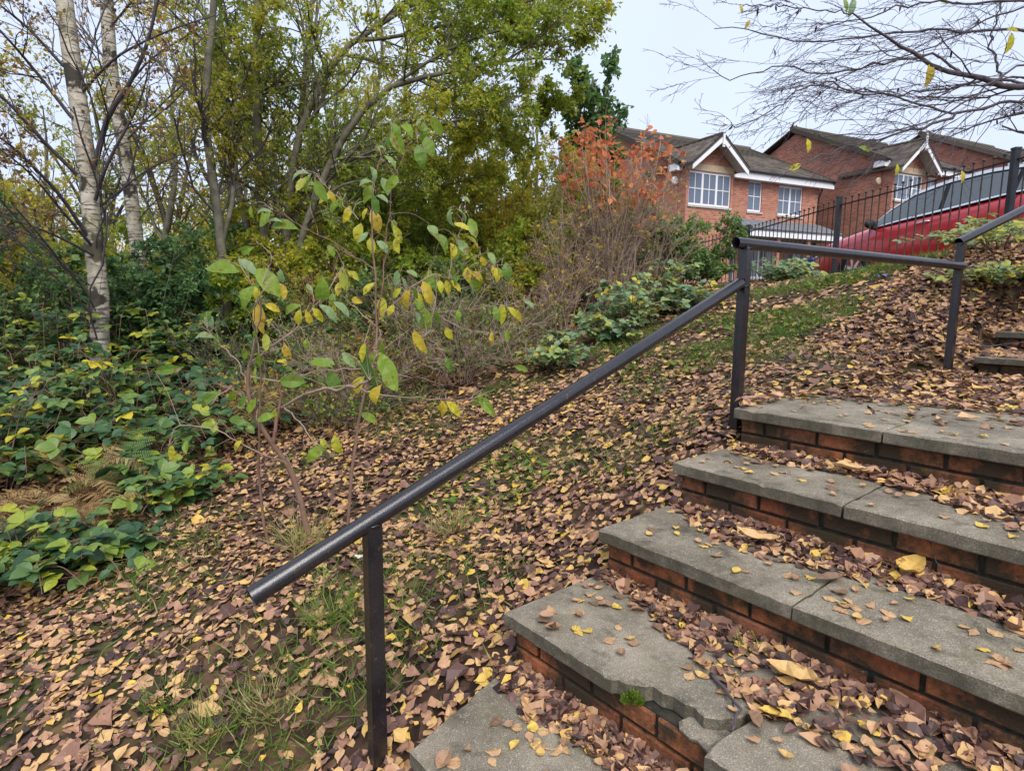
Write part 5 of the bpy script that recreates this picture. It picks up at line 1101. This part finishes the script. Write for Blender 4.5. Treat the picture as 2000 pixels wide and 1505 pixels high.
LV = [(960,85,45,-20,'p'),(1120,75,50,-50,'p'),(1020,120,70,70,'g'),(1065,110,70,50,'g'),(990,150,60,110,'g'),(1190,100,70,60,'g'),(1155,180,80,70,'g'),(1120,225,80,80,'g'),(1000,245,60,50,'p'),(950,185,40,0,'p'),(925,300,50,80,'p'),(890,330,50,160,'p'),(975,350,65,70,'p'),(1025,170,80,60,'g'),(900,380,70,110,'g'),(930,430,70,85,'g'),(850,430,60,140,'p'),(960,400,50,30,'p'),
 (615,300,70,-20,'p'),(662,342,45,0,'p'),(700,370,80,60,'g'),(720,400,60,150,'y'),(750,395,45,70,'o'),(458,455,60,-10,'p'),(505,495,55,0,'p'),(465,490,60,120,'g'),(545,515,110,5,'g'),(410,460,40,80,'g'),(935,500,80,75,'o'),(885,465,40,110,'o'),(860,545,70,100,'y'),(915,600,60,75,'y'),(880,565,50,130,'p'),(965,605,60,50,'p'),
 (285,695,150,5,'g'),(395,690,90,40,'p'),(385,620,60,-20,'g'),(480,750,150,50,'g'),(390,810,110,110,'g'),(445,905,125,80,'o'),(540,790,60,70,'o'),(535,730,50,90,'p'),(430,800,50,80,'y'),(500,860,55,30,'o'),(655,780,45,60,'p'),(708,790,95,-80,'g'),(800,740,90,80,'y'),(840,725,50,40,'y'),(905,780,60,-50,'y'),(850,830,45,20,'o'),(575,865,70,150,'g'),(610,905,60,100,'y'),(652,905,55,80,'o'),(690,890,60,60,'y'),(735,885,85,50,'p'),(795,865,75,50,'p'),
 (1020,740,60,100,'p'),(1055,765,60,80,'p'),(1020,800,50,130,'y'),(1060,825,70,100,'o'),(1085,715,50,30,'p'),(1245,485,65,80,'p'),(1172,535,65,60,'p'),(1310,405,40,30,'p'),(1300,470,60,60,'p'),(1340,525,80,70,'g'),(1295,520,60,20,'y'),(1210,585,85,60,'g'),(1300,605,70,60,'p'),(1335,575,50,40,'y'),(1270,640,70,110,'g'),(1420,650,55,60,'p'),(1385,668,40,60,'o'),(1342,682,45,-30,'p'),(1310,715,50,150,'p'),(1485,710,70,80,'g'),(1442,722,55,80,'o'),(1360,730,60,40,'o'),(1330,765,70,60,'p'),(1270,770,50,50,'y'),(1205,770,50,80,'y'),(1235,775,50,80,'y'),
 (1150,800,90,70,'o'),(1110,900,45,80,'p'),(1148,905,55,80,'y'),(1115,1005,110,60,'o'),(1280,895,45,90,'g'),(1580,845,50,40,'p'),(1510,880,55,50,'y'),(1535,895,45,70,'o'),(1240,970,50,60,'y'),(1420,990,40,80,'o'),(1485,980,45,80,'g'),(1240,1100,60,70,'g'),(1545,1115,50,20,'g'),(580,1170,110,0,'g'),(755,1170,110,60,'g'),(560,1050,65,80,'o'),(235,915,60,80,'p'),(215,900,70,-40,'g'),(210,975,70,0,'p'),(60,1120,110,-10,'g'),(230,1245,110,140,'g'),
 (905,1110,165,75,'G'),(985,1130,175,65,'H'),(930,1230,80,110,'o'),(820,1080,70,50,'p'),(700,1090,80,10,'g'),(735,1085,50,30,'p'),(1260,1285,75,50,'y'),(1400,1275,90,50,'g'),(905,1320,70,30,'g'),(770,1440,75,70,'y'),(680,1470,100,140,'g'),(345,1330,60,0,'g'),(470,1320,70,-20,'g'),(75,1470,70,110,'y'),(1215,1285,60,90,'o'),(880,1050,70,100,'y')]
for q in range(60):
    r_, Pa_ = PT[sapA.name if q % 3 == 0 else sapB.name]; pz = Pa_[gl.integers(20 if q % 3 else 40, len(Pa_))]; d_ = pz[1] * _ct - pz[2] * _st; u_ = pz[2] * _ct + pz[1] * _st
    LV.append(((1000 + FPX * pz[0] / d_ - 300) / .4651 + gl.normal(0, 28), (752 - FPX * u_ / d_ - 200) / .4651 + abs(gl.normal(0, 32)), gl.uniform(38, 75), gl.uniform(55, 125), 'ggggyy'[gl.integers(6)]))
for x, y, ln, an, k in LV:
    isA = (x < 840 and y > 600) or k in 'GH' or (x, y) == (930, 1230); root, Pa = PT[sapA.name if isA else sapB.name]
    F = 2.03 if (k in 'GH' or (x, y) in ((930, 1230), (820, 1080), (880, 1050))) else (2.9 if isA else 3.1) + gl.normal(0, .08)
    c = Zp(x, y, F); L = ln * .4651 * F / FPX * (1.05 if k in 'GH' or ln > 100 else 1.22); a = R_(an); d = nrm(np.array([math.cos(a), gl.normal(0, .3) if ln < 100 else gl.normal(-.1, .12), -math.sin(a)]))
    base_ = c - d * L * .5; up_ = nrm(np.array([gl.normal(0, .3), -.75, .45 if k != 'p' else 1.1]) + gl.normal(0, .15, 3)); b = B()
    leaves(b, base_[None], d[None], up_[None], L, L * gl.uniform(.40, .52), gl.uniform(*TV[k]), 'big', gl.uniform(.02, .25), -gl.uniform(.05, .95), jit=.013)
    j = np.argmin(np.linalg.norm(Pa - base_, axis=1)); q = Pa[j]; dist = np.linalg.norm(q - base_)
    me = b.mesh('leaf', M['sapling']); o = link(me, 'leaf', root); o.matrix_parent_inverse = local(root)
    b = B(); mid = (q + base_) / 2 + np.array([0, 0, .02 + dist * .06]); tubes(b, resample([q, mid, base_, base_ + d * L * .03], 6), np.linspace(.0013, .0008, 6), 4); add_part(b, 'petiole', M['dryStem'], root)

# ------------------------------------------------------------------ bare tree leaning in from the side of the upper steps
OT = [[(2330, 420, 3.5), (2200, 250, 3.4), (2060, 180, 3.35), (2000, 172, 3.3), (1960, 168, 3.3), (1900, 145, 3.25), (1830, 133, 3.2), (1780, 100, 3.2), (1740, 85, 3.15), (1700, 50, 3.1), (1665, 25, 3.1)],
      [(2150, 205, 3.4), (2000, 196, 3.3), (1955, 200, 3.3), (1877, 220, 3.3), (1832, 217, 3.3), (1783, 200, 3.3), (1737, 182, 3.3), (1640, 172, 3.3), (1580, 160, 3.3)],
      [(1877, 219, 3.3), (1840, 232, 3.25), (1807, 245, 3.2), (1681, 280, 3.1), (1615, 301, 3.), (1559, 322, 2.95)],
      [(2060, 180, 3.35), (2000, 161, 3.4), (1930, 157, 3.5), (1842, 172, 3.5), (1745, 185, 3.5), (1692, 178, 3.5), (1620, 150, 3.5)],
      [(2100, 70, 3.6), (2000, 62, 3.5), (1895, 61, 3.5), (1825, 58, 3.5), (1720, 65, 3.5), (1590, 82, 3.5), (1510, 73, 3.5), (1450, 54, 3.5), (1395, 56, 3.5)],
      [(2100, 10, 3.2), (2000, 2, 3.2), (1895, 5, 3.2), (1825, 3, 3.2), (1700, 30, 3.2), (1600, 60, 3.2)],
      [(1875, 140, 3.25), (1825, 110, 3.3), (1755, 119, 3.3), (1650, 138, 3.4), (1601, 143, 3.4), (1527, 130, 3.4), (1475, 142, 3.4), (1415, 153, 3.4), (1393, 136, 3.4)],
      [(1737, 182, 3.3), (1667, 178, 3.2), (1615, 160, 3.2), (1560, 178, 3.2), (1520, 205, 3.2), (1450, 245, 3.2), (1428, 243, 3.2)],
      [(2100, 120, 3.1), (1990, 130, 3.), (1900, 190, 3.), (1800, 240, 3.), (1700, 262, 3.), (1590, 258, 3.)],
      [(2100, -10, 3.7), (1950, 30, 3.7), (1800, 100, 3.7), (1690, 130, 3.7), (1590, 190, 3.7), (1560, 230, 3.7)],
      [(1960, 168, 3.3), (1945, 110, 3.3), (1935, 80, 3.3), (1950, 20, 3.3), (1960, -40, 3.3)],
      [(2100, 240, 3.2), (2000, 205, 3.2), (1975, 225, 3.2)],
      [(1665, 25, 3.1), (1600, 20, 3.1), (1520, 10, 3.1), (1450, 12, 3.1)]]
go = np.random.default_rng(29)
rad0 = [.04, .013, .009, .010, .011, .009, .008, .006, .007, .007, .008, .008, .004]
tb = at(2330, 420, 3.5); tb0 = gp(tb[0] + .25, tb[1], -.1)
oroot = empty('bare_tree', tuple(tb0), 'nearly leafless tree with dark twiggy branches hanging over the steps', 'tree')
trunkP = resample([tb0, tb0 * .5 + tb * .5 + np.array([.1, 0, 0]), tb, tb + np.array([-.1, .1, .8]), tb + np.array([-.05, .2, 2.])], 14)
b = B(); tubes(b, trunkP, np.linspace(.09, .04, 14), 12); add_part(b, 'trunk', M['baretwig'], oroot, True)
OP = [resample(path(*q), 24) for q in OT]; OR = []
for q, (P, r0) in enumerate(zip(OP, rad0)):
    P[1:-1] += go.normal(0, .006, P[1:-1].shape); r = np.linspace(r0 * .8, .0022, 24) if q else np.interp(np.linspace(0, 1, 24), [0, .45, .75, 1], [.05, .019, .011, .0035])
    OR.append(r); b = B(); tubes(b, P, r * 1.0, 8); add_part(b, 'limb', M['baretwig'], oroot, True)
OPa, ORa = np.array(OP), np.array(OR)
w1 = spawn(OPa, ORa, 12, .12, 1., (.3, .85), (.22, .5), 9, (-.28, 0, -.10), .13, .34, .75, go); w2 = spawn(w1[0], w1[1], 4.2, .15, 1., (.3, .9), (.3, .65), 7, (-.1, 0, -.12), .16, .7, .4, go); w3 = spawn(w2[0], w2[1], 1.6, .1, 1., (.4, 1.), (.2, .5), 4, (0, 0, -.1), .2, .8, .15, go)
b = B()
for ww, sd in ((w1, 5), (w2, 4), (w3, 3)): tubes(b, ww[0], np.maximum(ww[1], .00095), sd)
add_part(b, 'twigs', M['baretwig'], oroot, True, 'stuff')
bud, dd, _ = on_twigs(w1[0], 7, .05, 1., go); b = B(); leaves(b, bud, nrm(dd + go.normal(0, .6, dd.shape)), go.normal(size=dd.shape), .011, .005, go.random(len(bud)), 'quad', .4, 0); add_part(b, 'buds', M['baretwig'], oroot, False, 'stuff')
for x, y, ln, an, tn, F in [(1664, 14, 28, 100, .55, 3.1), (1652, 10, 22, 70, .45, 3.1), (1972, 84, 30, 100, .8, 3.3), (1980, 58, 20, 10, .8, 3.3), (1554, 325, 22, -30, .75, 2.95), (1752, 331, 18, 90, .72, 3.1), (1579, 284, 22, 80, .86, 3.), (1815, 145, 36, 95, .92, 3.2), (1845, 3, 18, 10, .75, 3.2), (1690, 290, 20, 20, .35, 3.1), (1448, 18, 14, 70, .95, 3.5), (1460, 47, 14, 120, .95, 3.5), (1880, 345, 20, 80, .9, 3.)]:
    c = at(x, y, F); L = ln * F / FPX * 1.2; a = R_(an); d = np.array([math.cos(a), .1, -math.sin(a)]); b = B()
    leaves(b, (c - d * L * .5)[None], d[None], np.array([[.2, -.9, .3]]), L, L * .42, tn, 'big', .12, -.4, jit=.01); add_part(b, 'leaf', M['sapling'], oroot)
wp, wd, _ = on_twigs(w1[0], .28, .2, 1., go); b = B(); n = len(wp); leaves(b, wp, nrm(np.array([0, 0, -1.]) + go.normal(0, .25, (n, 3))), go.normal(size=(n, 3)), go.uniform(.025, .04, n), .010, go.uniform(0, .12, n), 'oval', .9, .6); add_part(b, 'withered_foliage', M['litter'], oroot, False, 'stuff')

# ------------------------------------------------------------------ fallen leaves
gq = np.random.default_rng(41)
def tints(n): return np.where(gq.random(n) < .075, gq.uniform(.86, 1, n), np.clip(gq.beta(1.45, 1.4, n), 0, .84))
b = B()
# all over the slope: thick on the near side, thin where grass comes through
def grassy(x, y):
    g1 = np.sin(x * 2.3 + 1.3 * np.sin(y * 1.9)) * np.sin(y * 2.1 + .7) + .5 * np.sin(x * 5.1 + y * 3.7); bank = np.clip((x - .4) / 1., 0, 1) * np.clip((y - 4.2) / 1., 0, 1); strip = np.exp(-((x + .75) / .38) ** 2) * np.clip((3.0 - y) / .6, 0, 1)
    u, v = uv(x, y); return np.clip(  .3 * (g1 > .4) + .5 * bank * (g1 > .05) + .8 * strip * (g1 > -.5), 0, .9) * (v < -.25)
for ya, yb, dens, L0, tp in ((.9, 3.2, 1500, .040, 'birch'), (3.2, 5.4, 950, .045, 'birch'), (5.4, 9.5, 330, .06, 'quad'), (9.5, 15, 60, .08, 'quad')):
    n = int((yb ** 2 - ya ** 2) * 1.12 * dens); y = np.sqrt(gq.uniform(ya ** 2, yb ** 2, n)); x = gq.uniform(-1.12, 1.12, n) * y
    u, v = uv(x, y); k = ((v < np.where(u < -.02, .15, .04) + np.clip((u - 1.9) * 3, 0, 9)) | (u > 2.5)) & (u > -2.5) | (v < 0); k &= gq.random(n) > grassy(x, y) * .85; x, y, u, v = x[k], y[k], u[k], v[k]; n = len(x)
    z = np.where(u > 3.3, ground_z(x, y), ground_z(x, y, cut=False)); z = np.where((v > .33) & (u > 3.7) & (u < 4.62), np.maximum(z, np.where(u > 4.16, -.21, -.36)), z); land = (u > 1.36) & (v > -.02) & (u < 3.55); z = np.where(land, np.where((v < .12) & (u > 1.9), np.maximum(z, tread(5)), tread(5) + .05 * np.clip((u - 2.3) / 1.1, 0, 1) * gq.random(n)), z)
    e = .03; gx_ = (ground_z(x + e, y, False) - ground_z(x - e, y, False)) / (2 * e); gy_ = (ground_z(x, y + e, False) - ground_z(x, y - e, False)) / (2 * e)
    gx_ = np.where(land, 0, gx_); gy_ = np.where(land, 0, gy_)
    nr_ = nrm(np.stack([-gx_, -gy_, np.ones(n)], 1) + gq.normal(0, .24, (n, 3))); az = gq.uniform(0, 6.28, n); d = np.stack([np.cos(az), np.sin(az), np.zeros(n)], 1); d = nrm(d - (d * nr_).sum(1, keepdims=True) * nr_)
    pile = np.where((v > -.5) & (v < .1) & (u < 1.8), .035, .018); L = L0 * gq.uniform(.55, 1.4, n) * np.where(gq.random(n) < .03, 1.9, 1)
    P = np.stack([x, y, z + .006 + gq.random(n) * pile], 1); k = seen(P, 450); 
    leaves(b, (P - d * L[:, None] * .5)[k], d[k], nr_[k], L[k], (L * gq.uniform(.55, .9, n))[k], tints(n)[k], tp, gq.uniform(-.15, .25, n)[k], gq.normal(.05, .3, n)[k], jit=.03)
n = 4600; u = gq.uniform(3.2, 5.2, n); v = gq.uniform(-.6, 1.6, n); P = stpV(np.stack([u, v, np.zeros(n)], 1)); z = ground_z(P[:, 0], P[:, 1]); z = np.where((v > .33) & (u > 3.7) & (u < 4.62), np.maximum(z, np.where(u > 4.16, -.21, -.36)), z); k = ~((v > .3) & (u > 3.66) & (u < 3.76)) & ~((v > .3) & (u > 4.12) & (u < 4.2)) & (gq.random(n) < np.where((v > .33) & (u > 3.7), .5, 1)); P[:, 2] = z + gq.random(n) * .03 + .004; P = P[k]; n = len(P)
nr_ = nrm(gq.normal(0, .4, (n, 3)) + np.array([0, -.25, 1])); az = gq.uniform(0, 6.28, n); d = np.stack([np.cos(az), np.sin(az), np.zeros(n)], 1); d = nrm(d - (d * nr_).sum(1, keepdims=True) * nr_); L = .05 * gq.uniform(.6, 1.4, n)
leaves(b, P - d * L[:, None] * .5, d, nr_, L, L * .65, tints(n) * .9, 'birch', gq.uniform(-.15, .3, n), gq.normal(.1, .4, n), jit=.03)
# drifts packed against the risers
for kk in range(1, 6):
    n = 1750 if kk < 5 else 4200
    v = gq.uniform(0.0, 2.4, n); dep = .15 * (1 - np.exp(-((v + .05) / .3))) + .03 + .03 * v; wv = dep * (1 + .4 * np.sin(v * 5 + kk * 2)); t = gq.random(n) ** 1.6
    if kk < 5: u = (kk - 1) * GOING + .03 - t * wv * 1.15; hz = (1 - t) * .022 * np.clip(.4 + v, 0, 1); z = tread(kk)
    else: u = 3 * GOING + gq.uniform(.35, 2.2, n); keepp = gq.random(n) < np.clip((u - 2.0) * .9, .1, 1); u = np.where(keepp, u, 3.4); hz = gq.random(n) * np.clip((u - 2.2) * .05, 0.004, .05); z = tread(5)
    nr_ = nrm(np.stack([np.zeros(n), np.zeros(n), np.ones(n)], 1) - U * (.35 * (1 - t) if kk < 5 else 0 * t)[:, None] + gq.normal(0, .28, (n, 3))); az = gq.uniform(0, 6.28, n); d = np.stack([np.cos(az), np.sin(az), np.zeros(n)], 1); d = nrm(d - (d * nr_).sum(1, keepdims=True) * nr_)
    L = .041 * gq.uniform(.55, 1.3, n) * np.where(gq.random(n) < .05, 1.8, 1); P = stpV(np.stack([u, v, np.full(n, z) + .006 + hz * gq.random(n) ** .6], 1)); k = seen(P, 450)
    leaves(b, (P - d * L[:, None] * .5)[k], d[k], nr_[k], L[k], (L * gq.uniform(.6, .8, n))[k], (tints(n) * np.where(gq.random(n) < .4, .55, 1))[k], 'birch', gq.uniform(-.15, .4, n)[k], gq.normal(.1, .5, n)[k], jit=.02)
b.link('leaf_litter', M['litter'], kind='stuff', smooth=False)
n = 420; y = np.sqrt(gq.uniform(1., 60., n)); x = gq.uniform(-1., 1., n) * y; u, v = uv(x, y); k = (v < -.05); x, y = x[k], y[k]; n = len(x); z = ground_z(x, y) + .03; az = gq.uniform(0, 6.28, n); L = gq.uniform(.05, .22, n)
d = np.stack([np.cos(az), np.sin(az), gq.normal(.12, .12, n)], 1); P0 = np.stack([x, y, z], 1); P = P0[:, None] + d[:, None] * (L[:, None] * np.linspace(-.5, .5, 5)[None])[..., None]; P[:, 1:-1] += gq.normal(0, .006, P[:, 1:-1].shape)
bt = B(); tubes(bt, P, np.full((n, 5), .0022) * gq.uniform(.6, 1.6, (n, 1)), 4); bt.link('twig_litter', M['twig'], kind='stuff')
# single leaves lying loose on the treads
STEPN = {1: 'the lowest slab', 2: 'the broken tread', 3: 'the middle tread', 4: 'the tread below the landing', 5: 'the landing'}
KIND = [('yellow', .88, 1.), ('tan', .62, .84), ('brown', .3, .52)]
LM = {}
for cname, a, c in KIND:
    LM[cname] = []
    for q in range(7):
        L = .041 * gq.uniform(.7, 1.35); bb = B(); leaves(bb, np.array([[-L * .5, 0, 0]]), np.array([[1., 0, 0]]), np.array([[0, 0, 1.]]), L, L * gq.uniform(.62, .82), gq.uniform(a, c), 'bigbirch' if q % 3 else 'big', gq.uniform(-.2, .4), gq.uniform(-.3, .9), jit=.02)
        tubes(bb, np.array([[-L * .5, 0, 0], [-L * .62, .002, .003], [-L * .8, .006, .002]]), np.array([.0007, .0006, .0004]), 3)
        LM[cname].append(bb.mesh('fallen_leaf', M['litterbig']))
for kk, cnt in ((1, 34), (2, 78), (3, 66), (4, 56), (5, 60)):
    for q in range(cnt):
        cname = ('yellow', 'tan', 'tan', 'brown')[gq.integers(4)]; me = LM[cname][gq.integers(7)]
        for _try in range(60):
            if kk < 5: u = (kk - 2) * GOING + .03 + (GOING - .1) * gq.random() ** .7; v = gq.uniform(.04, 1.55)
            else: u = 3 * GOING + .03 + gq.uniform(0, 1.) ** 1.2 * 1.0; v = gq.uniform(.03, 1.7)
            if kk == 2 and .44 < v < .8 and u < .12: continue
            if kk == 1 and v < .19: continue
            P = stp(u, v, tread(kk) + .005)
            if seen(P, 30): break
        o = link(me, 'fallen_leaf'); o.location = P; o.rotation_euler = (gq.normal(0, .10), gq.normal(0, .10), gq.uniform(0, 6.28)); o.scale = (1, 1, 1)
        uu_ = (u - (kk - 2) * GOING) / (GOING if kk < 5 else 1.1); end = 'handrail end' if v < .5 else ('middle' if v < 1. else 'open end')
        zone = 'at the front edge' if uu_ < .3 else ('across the middle' if uu_ < .62 else 'close to the drift')
        tag(o, f'{cname} fallen leaf {zone} of {STEPN[kk]}, {end}', 'leaf', f'{cname} leaves {zone} of {STEPN[kk]}, {end}')
# a few leaves one can point to
def special(label, P, L, wr, tint, rz, ry, rx=0., curl=.6, fold=.3, name='large_fallen_leaf'):
    bb = B(); leaves(bb, np.array([[-L * .5, 0, 0]]), np.array([[1., 0, 0]]), np.array([[0, 0, 1.]]), L, L * wr, tint, 'big', fold, curl, jit=.02)
    tubes(bb, np.array([[-L * .5, 0, 0], [-L * .7, .004, .006], [-L * .9, .012, .004]]), np.array([.0012, .001, .0007]), 4)
    o = link(bb.mesh(name, M['litterbig']), name); o.location = P; o.rotation_euler = (rx, ry, rz); return tag(o, label, 'leaf')
special('large golden leaf curled up against the riser below the landing step', onz(1775, 1112, tread(3) + .03), .13, .55, .93, .5, -.1, .2, 1.2)
special('large crinkled pale leaf in the drift behind the broken tread', onz(1550, 1318, tread(2) + .025), .15, .42, .84, -.7, .0, .1, .5)
special('long brown leaf hanging over the front edge of the broken slab', onz(1075, 1228, tread(2) - .005), .09, .3, .3, 1.9, .55, .2, .9)
special('flat tan leaf near the corner of the broken slab', onz(1068, 1203, tread(2) + .012), .06, .6, .55, .2, .0, .05, .7)
special('long mauve-brown leaf stretched on the second slab of the middle tread', onz(1622, 1130, tread(3) + .012), .1, .4, .33, .15, 0, .1, .5)
special('bright yellow leaf with a stalk beside the crack in the broken tread', onz(1515, 1397, tread(2) + .01), .085, .5, .96, 2.6, 0, .1, .4)
special('big pale leaf in the drift on the tread above the broken one', onz(1480, 1052, tread(3) + .03), .14, .42, .8, -.4, .1, .1, .8)
special('broad yellowish leaf lying in the drift under the landing edge', onz(1660, 915, tread(4) + .03), .12, .5, .8, -.3, .1, .1, .6)

# ------------------------------------------------------------------ grass, weeds, twigs, scraps
gr = np.random.default_rng(51); b = B()
n = 240000; y = np.sqrt(gr.uniform(1., 80., n)); x = gr.uniform(-1.1, 1.1, n) * y; k = gr.random(n) < grassy(x, y) * 1.25 + .03; k &= (x > -2.2 - .2 * y) ; x, y = x[k], y[k]; n = len(x); z = ground_z(x, y)
az = gr.uniform(0, 6.28, n); d = nrm(np.stack([np.cos(az) * .7, np.sin(az) * .7, gr.uniform(.35, 1., n)], 1)); L = gr.uniform(.04, .12, n); P = np.stack([x, y, z - .003], 1); k = seen(P, 400)
leaves(b, P[k], d[k], nrm(gr.normal(size=(n, 3)))[k], L[k], gr.uniform(.003, .006, n)[k], gr.beta(1.2, 1.6, n)[k], 'blade', 0, -.6)
b.link('grass', M['grass'], kind='stuff')
def tuft(label, P, n, L, tint, cat='grass', sp=.05):
    b = B(); az = gr.uniform(0, 6.28, n); r = sp * np.sqrt(gr.random(n)); base_ = P + np.stack([np.cos(az) * r, np.sin(az) * r, np.zeros(n)], 1); d = nrm(np.stack([np.cos(az) * .6, np.sin(az) * .6, gr.uniform(.5, 1.2, n)], 1) + gr.normal(0, .2, (n, 3)))
    leaves(b, base_, d, nrm(gr.normal(size=(n, 3))), L * gr.uniform(.5, 1.2, n), .004, np.clip(gr.normal(tint, .15, n), 0, 1), 'blade', 0, -.9); o = b.link('grass_tuft', M['grass']); return tag(o, label, cat)
tuft('small green grass tuft growing from the foot of a riser above the broken tread', stp(GOING - .03, .62, tread(2) + .005), 45, .05, .1, sp=.035)
for px, py, F, lab, t_, L_ in [(880, 1010, 3.0, 'straw-coloured grass tuft uphill of the first rail post', .9, .15), (640, 1150, 2.35, 'dry grass tuft beneath the rail beside its lower end', .6, .16), (400, 1420, 1.9, 'mixed dry grass tuft lowest on the leafy slope', .7, .10), (340, 1390, 2.05, 'green grass clump lying over in the fallen leaves', .25, .09),
                          (590, 1075, 3.0, 'dry grass tuft around the foot of the crooked sapling', .85, .22), (520, 1390, 1.95, 'pale grass tuft near the rail post among brown leaves', .85, .10), (1200, 700, 5.2, 'green grass clump on the bank under the sloping rail', .3, .14), (1530, 690, 5.0, 'green weedy tuft on the bank behind the level rail', .2, .15)]:
    p = at(px, py, F); p = gp(p[0], p[1], .0); tuft(lab, p, 130, L_, t_, sp=.09)
# broad weeds on the bank
for i, (px, py, F, lab) in enumerate([(1290, 730, 4.9, 'leafy green weed patch beside the sloping rail'), (1500, 690, 5.3, 'weed patch low behind the second rail post'), (1640, 620, 6.2, 'weed patch halfway up the bank below the fence'), (1700, 530, 7.6, 'mossy weed patch along the crest under the red car'), (1800, 545, 6.8, 'weed patch on the crest near the third rail post'), (930, 950, 3.4, 'small weed patch in the leafy clearing'), (1380, 640, 6.0, 'weed patch below the yellowing bramble')]):
    p = at(px, py, F); n = 260; a = gr.uniform(0, 6.28, n); r = .42 * np.sqrt(gr.random(n)); x, y = p[0] + r * np.cos(a), p[1] + r * np.sin(a); P = np.stack([x, y, ground_z(x, y) + gr.random(n) * .05], 1); b = B()
    az = gr.uniform(0, 6.28, n); leaves(b, P, np.stack([np.cos(az), np.sin(az), gr.uniform(0, .6, n)], 1), nrm(gr.normal(0, .4, (n, 3)) + Z3_), gr.uniform(.025, .06, n), gr.uniform(.015, .035, n), gr.random(n), 'oval', .2, -.2)
    o = b.link('weed_patch', M['weed'], kind='stuff'); o['label'] = lab; o['category'] = 'weeds'
def stick(label, pts, r, name='fallen_twig'):
    b = B(); P = resample(pts, 10); P[1:-1] += gr.normal(0, .003, P[1:-1].shape); tubes(b, P, np.linspace(r, r * .45, 10), 6, True)
    q, w_ = spawn(P[None], np.linspace(r, r * .4, 10)[None], 2, .3, .9, (.4, .9), (.2, .4), 5, (0, 0, .02), .15, .6, .2, gr); tubes(b, q, w_, 5)
    return tag(b.link(name, M['baretwig'], smooth=True), label, 'twig')
S2 = tread(2) + .008
stick('dark twig lying along the crack in the broken tread', [onz(1388, 1315, S2), onz(1420, 1350, S2 + .01), onz(1440, 1375, S2 + .01), onz(1437, 1405, S2), onz(1430, 1425, S2)], .006)
stick('thin dry stalk standing up against the brick riser', [onz(1845, 1140, tread(3) + .01), onz(1845, 1140, tread(3) + .01) + np.array([-.01, .03, .06]), onz(1845, 1140, tread(3) + .01) + np.array([-.03, .06, .13])], .0018)
for pts, r, lab in [([(905, 920, 3.4), (940, 940, 3.4), (968, 970, 3.35), (972, 1010, 3.3)], .007, 'pale bent twig on the leaves uphill of the rail'), ([(1515, 780, 4.2), (1580, 770, 4.3), (1640, 772, 4.3)], .006, 'dark twig across the top of the landing'), ([(1900, 770, 3.7), (1960, 785, 3.6), (2010, 792, 3.5)], .006, 'twig in the leaf heap in front of the upper steps')]:
    W_ = []
    for p in pts:
        q = at(*p); z = float(ground_z(q[0:1], q[1:2], False)[0]); q[2] = max(z, tread(5) if (uv(q[0], q[1])[1] > 0 and uv(q[0], q[1])[0] > 1.3) else z) + .02; W_.append(q)
    stick(lab, W_, r)
def scrap(label, px, py, F, m, s, name):
    p = at(px, py, F); p = gp(p[0], p[1], .035); b = B(); k = 6; g_ = np.linspace(-1, 1, k); Xg, Yg = np.meshgrid(g_, g_, indexing='ij'); Zg = .25 * s * np.sin(3 * Xg + 1) * np.cos(2.5 * Yg) + gr.normal(0, .05 * s, Xg.shape)
    V = np.stack([p[0] + Xg * s, p[1] + Yg * s * .6, p[2] + Zg + s * .2], -1).reshape(-1, 3); i = (np.arange(k - 1)[:, None] * k + np.arange(k - 1)[None]).ravel(); b.add(V, np.stack([i, i + k, i + k + 1, i + 1], 1))
    b.add(V - np.array([0, 0, .003]), np.stack([i, i + 1, i + k + 1, i + k], 1)); return tag(b.link(name, m), label, 'litter')
scrap('crumpled purple foil wrapper under the low brambles', 82, 1140, 3.1, M['wrapper'], .035, 'foil_wrapper')
scrap('small white scrap of paper on the leaves just beside the first rail post', 700, 1082, 2.75, M['paper'], .02, 'paper_scrap')
scrap('shiny blue scrap on the bank below the red car', 1717, 628, 5.6, M['bluefoil'], .04, 'foil_scrap')
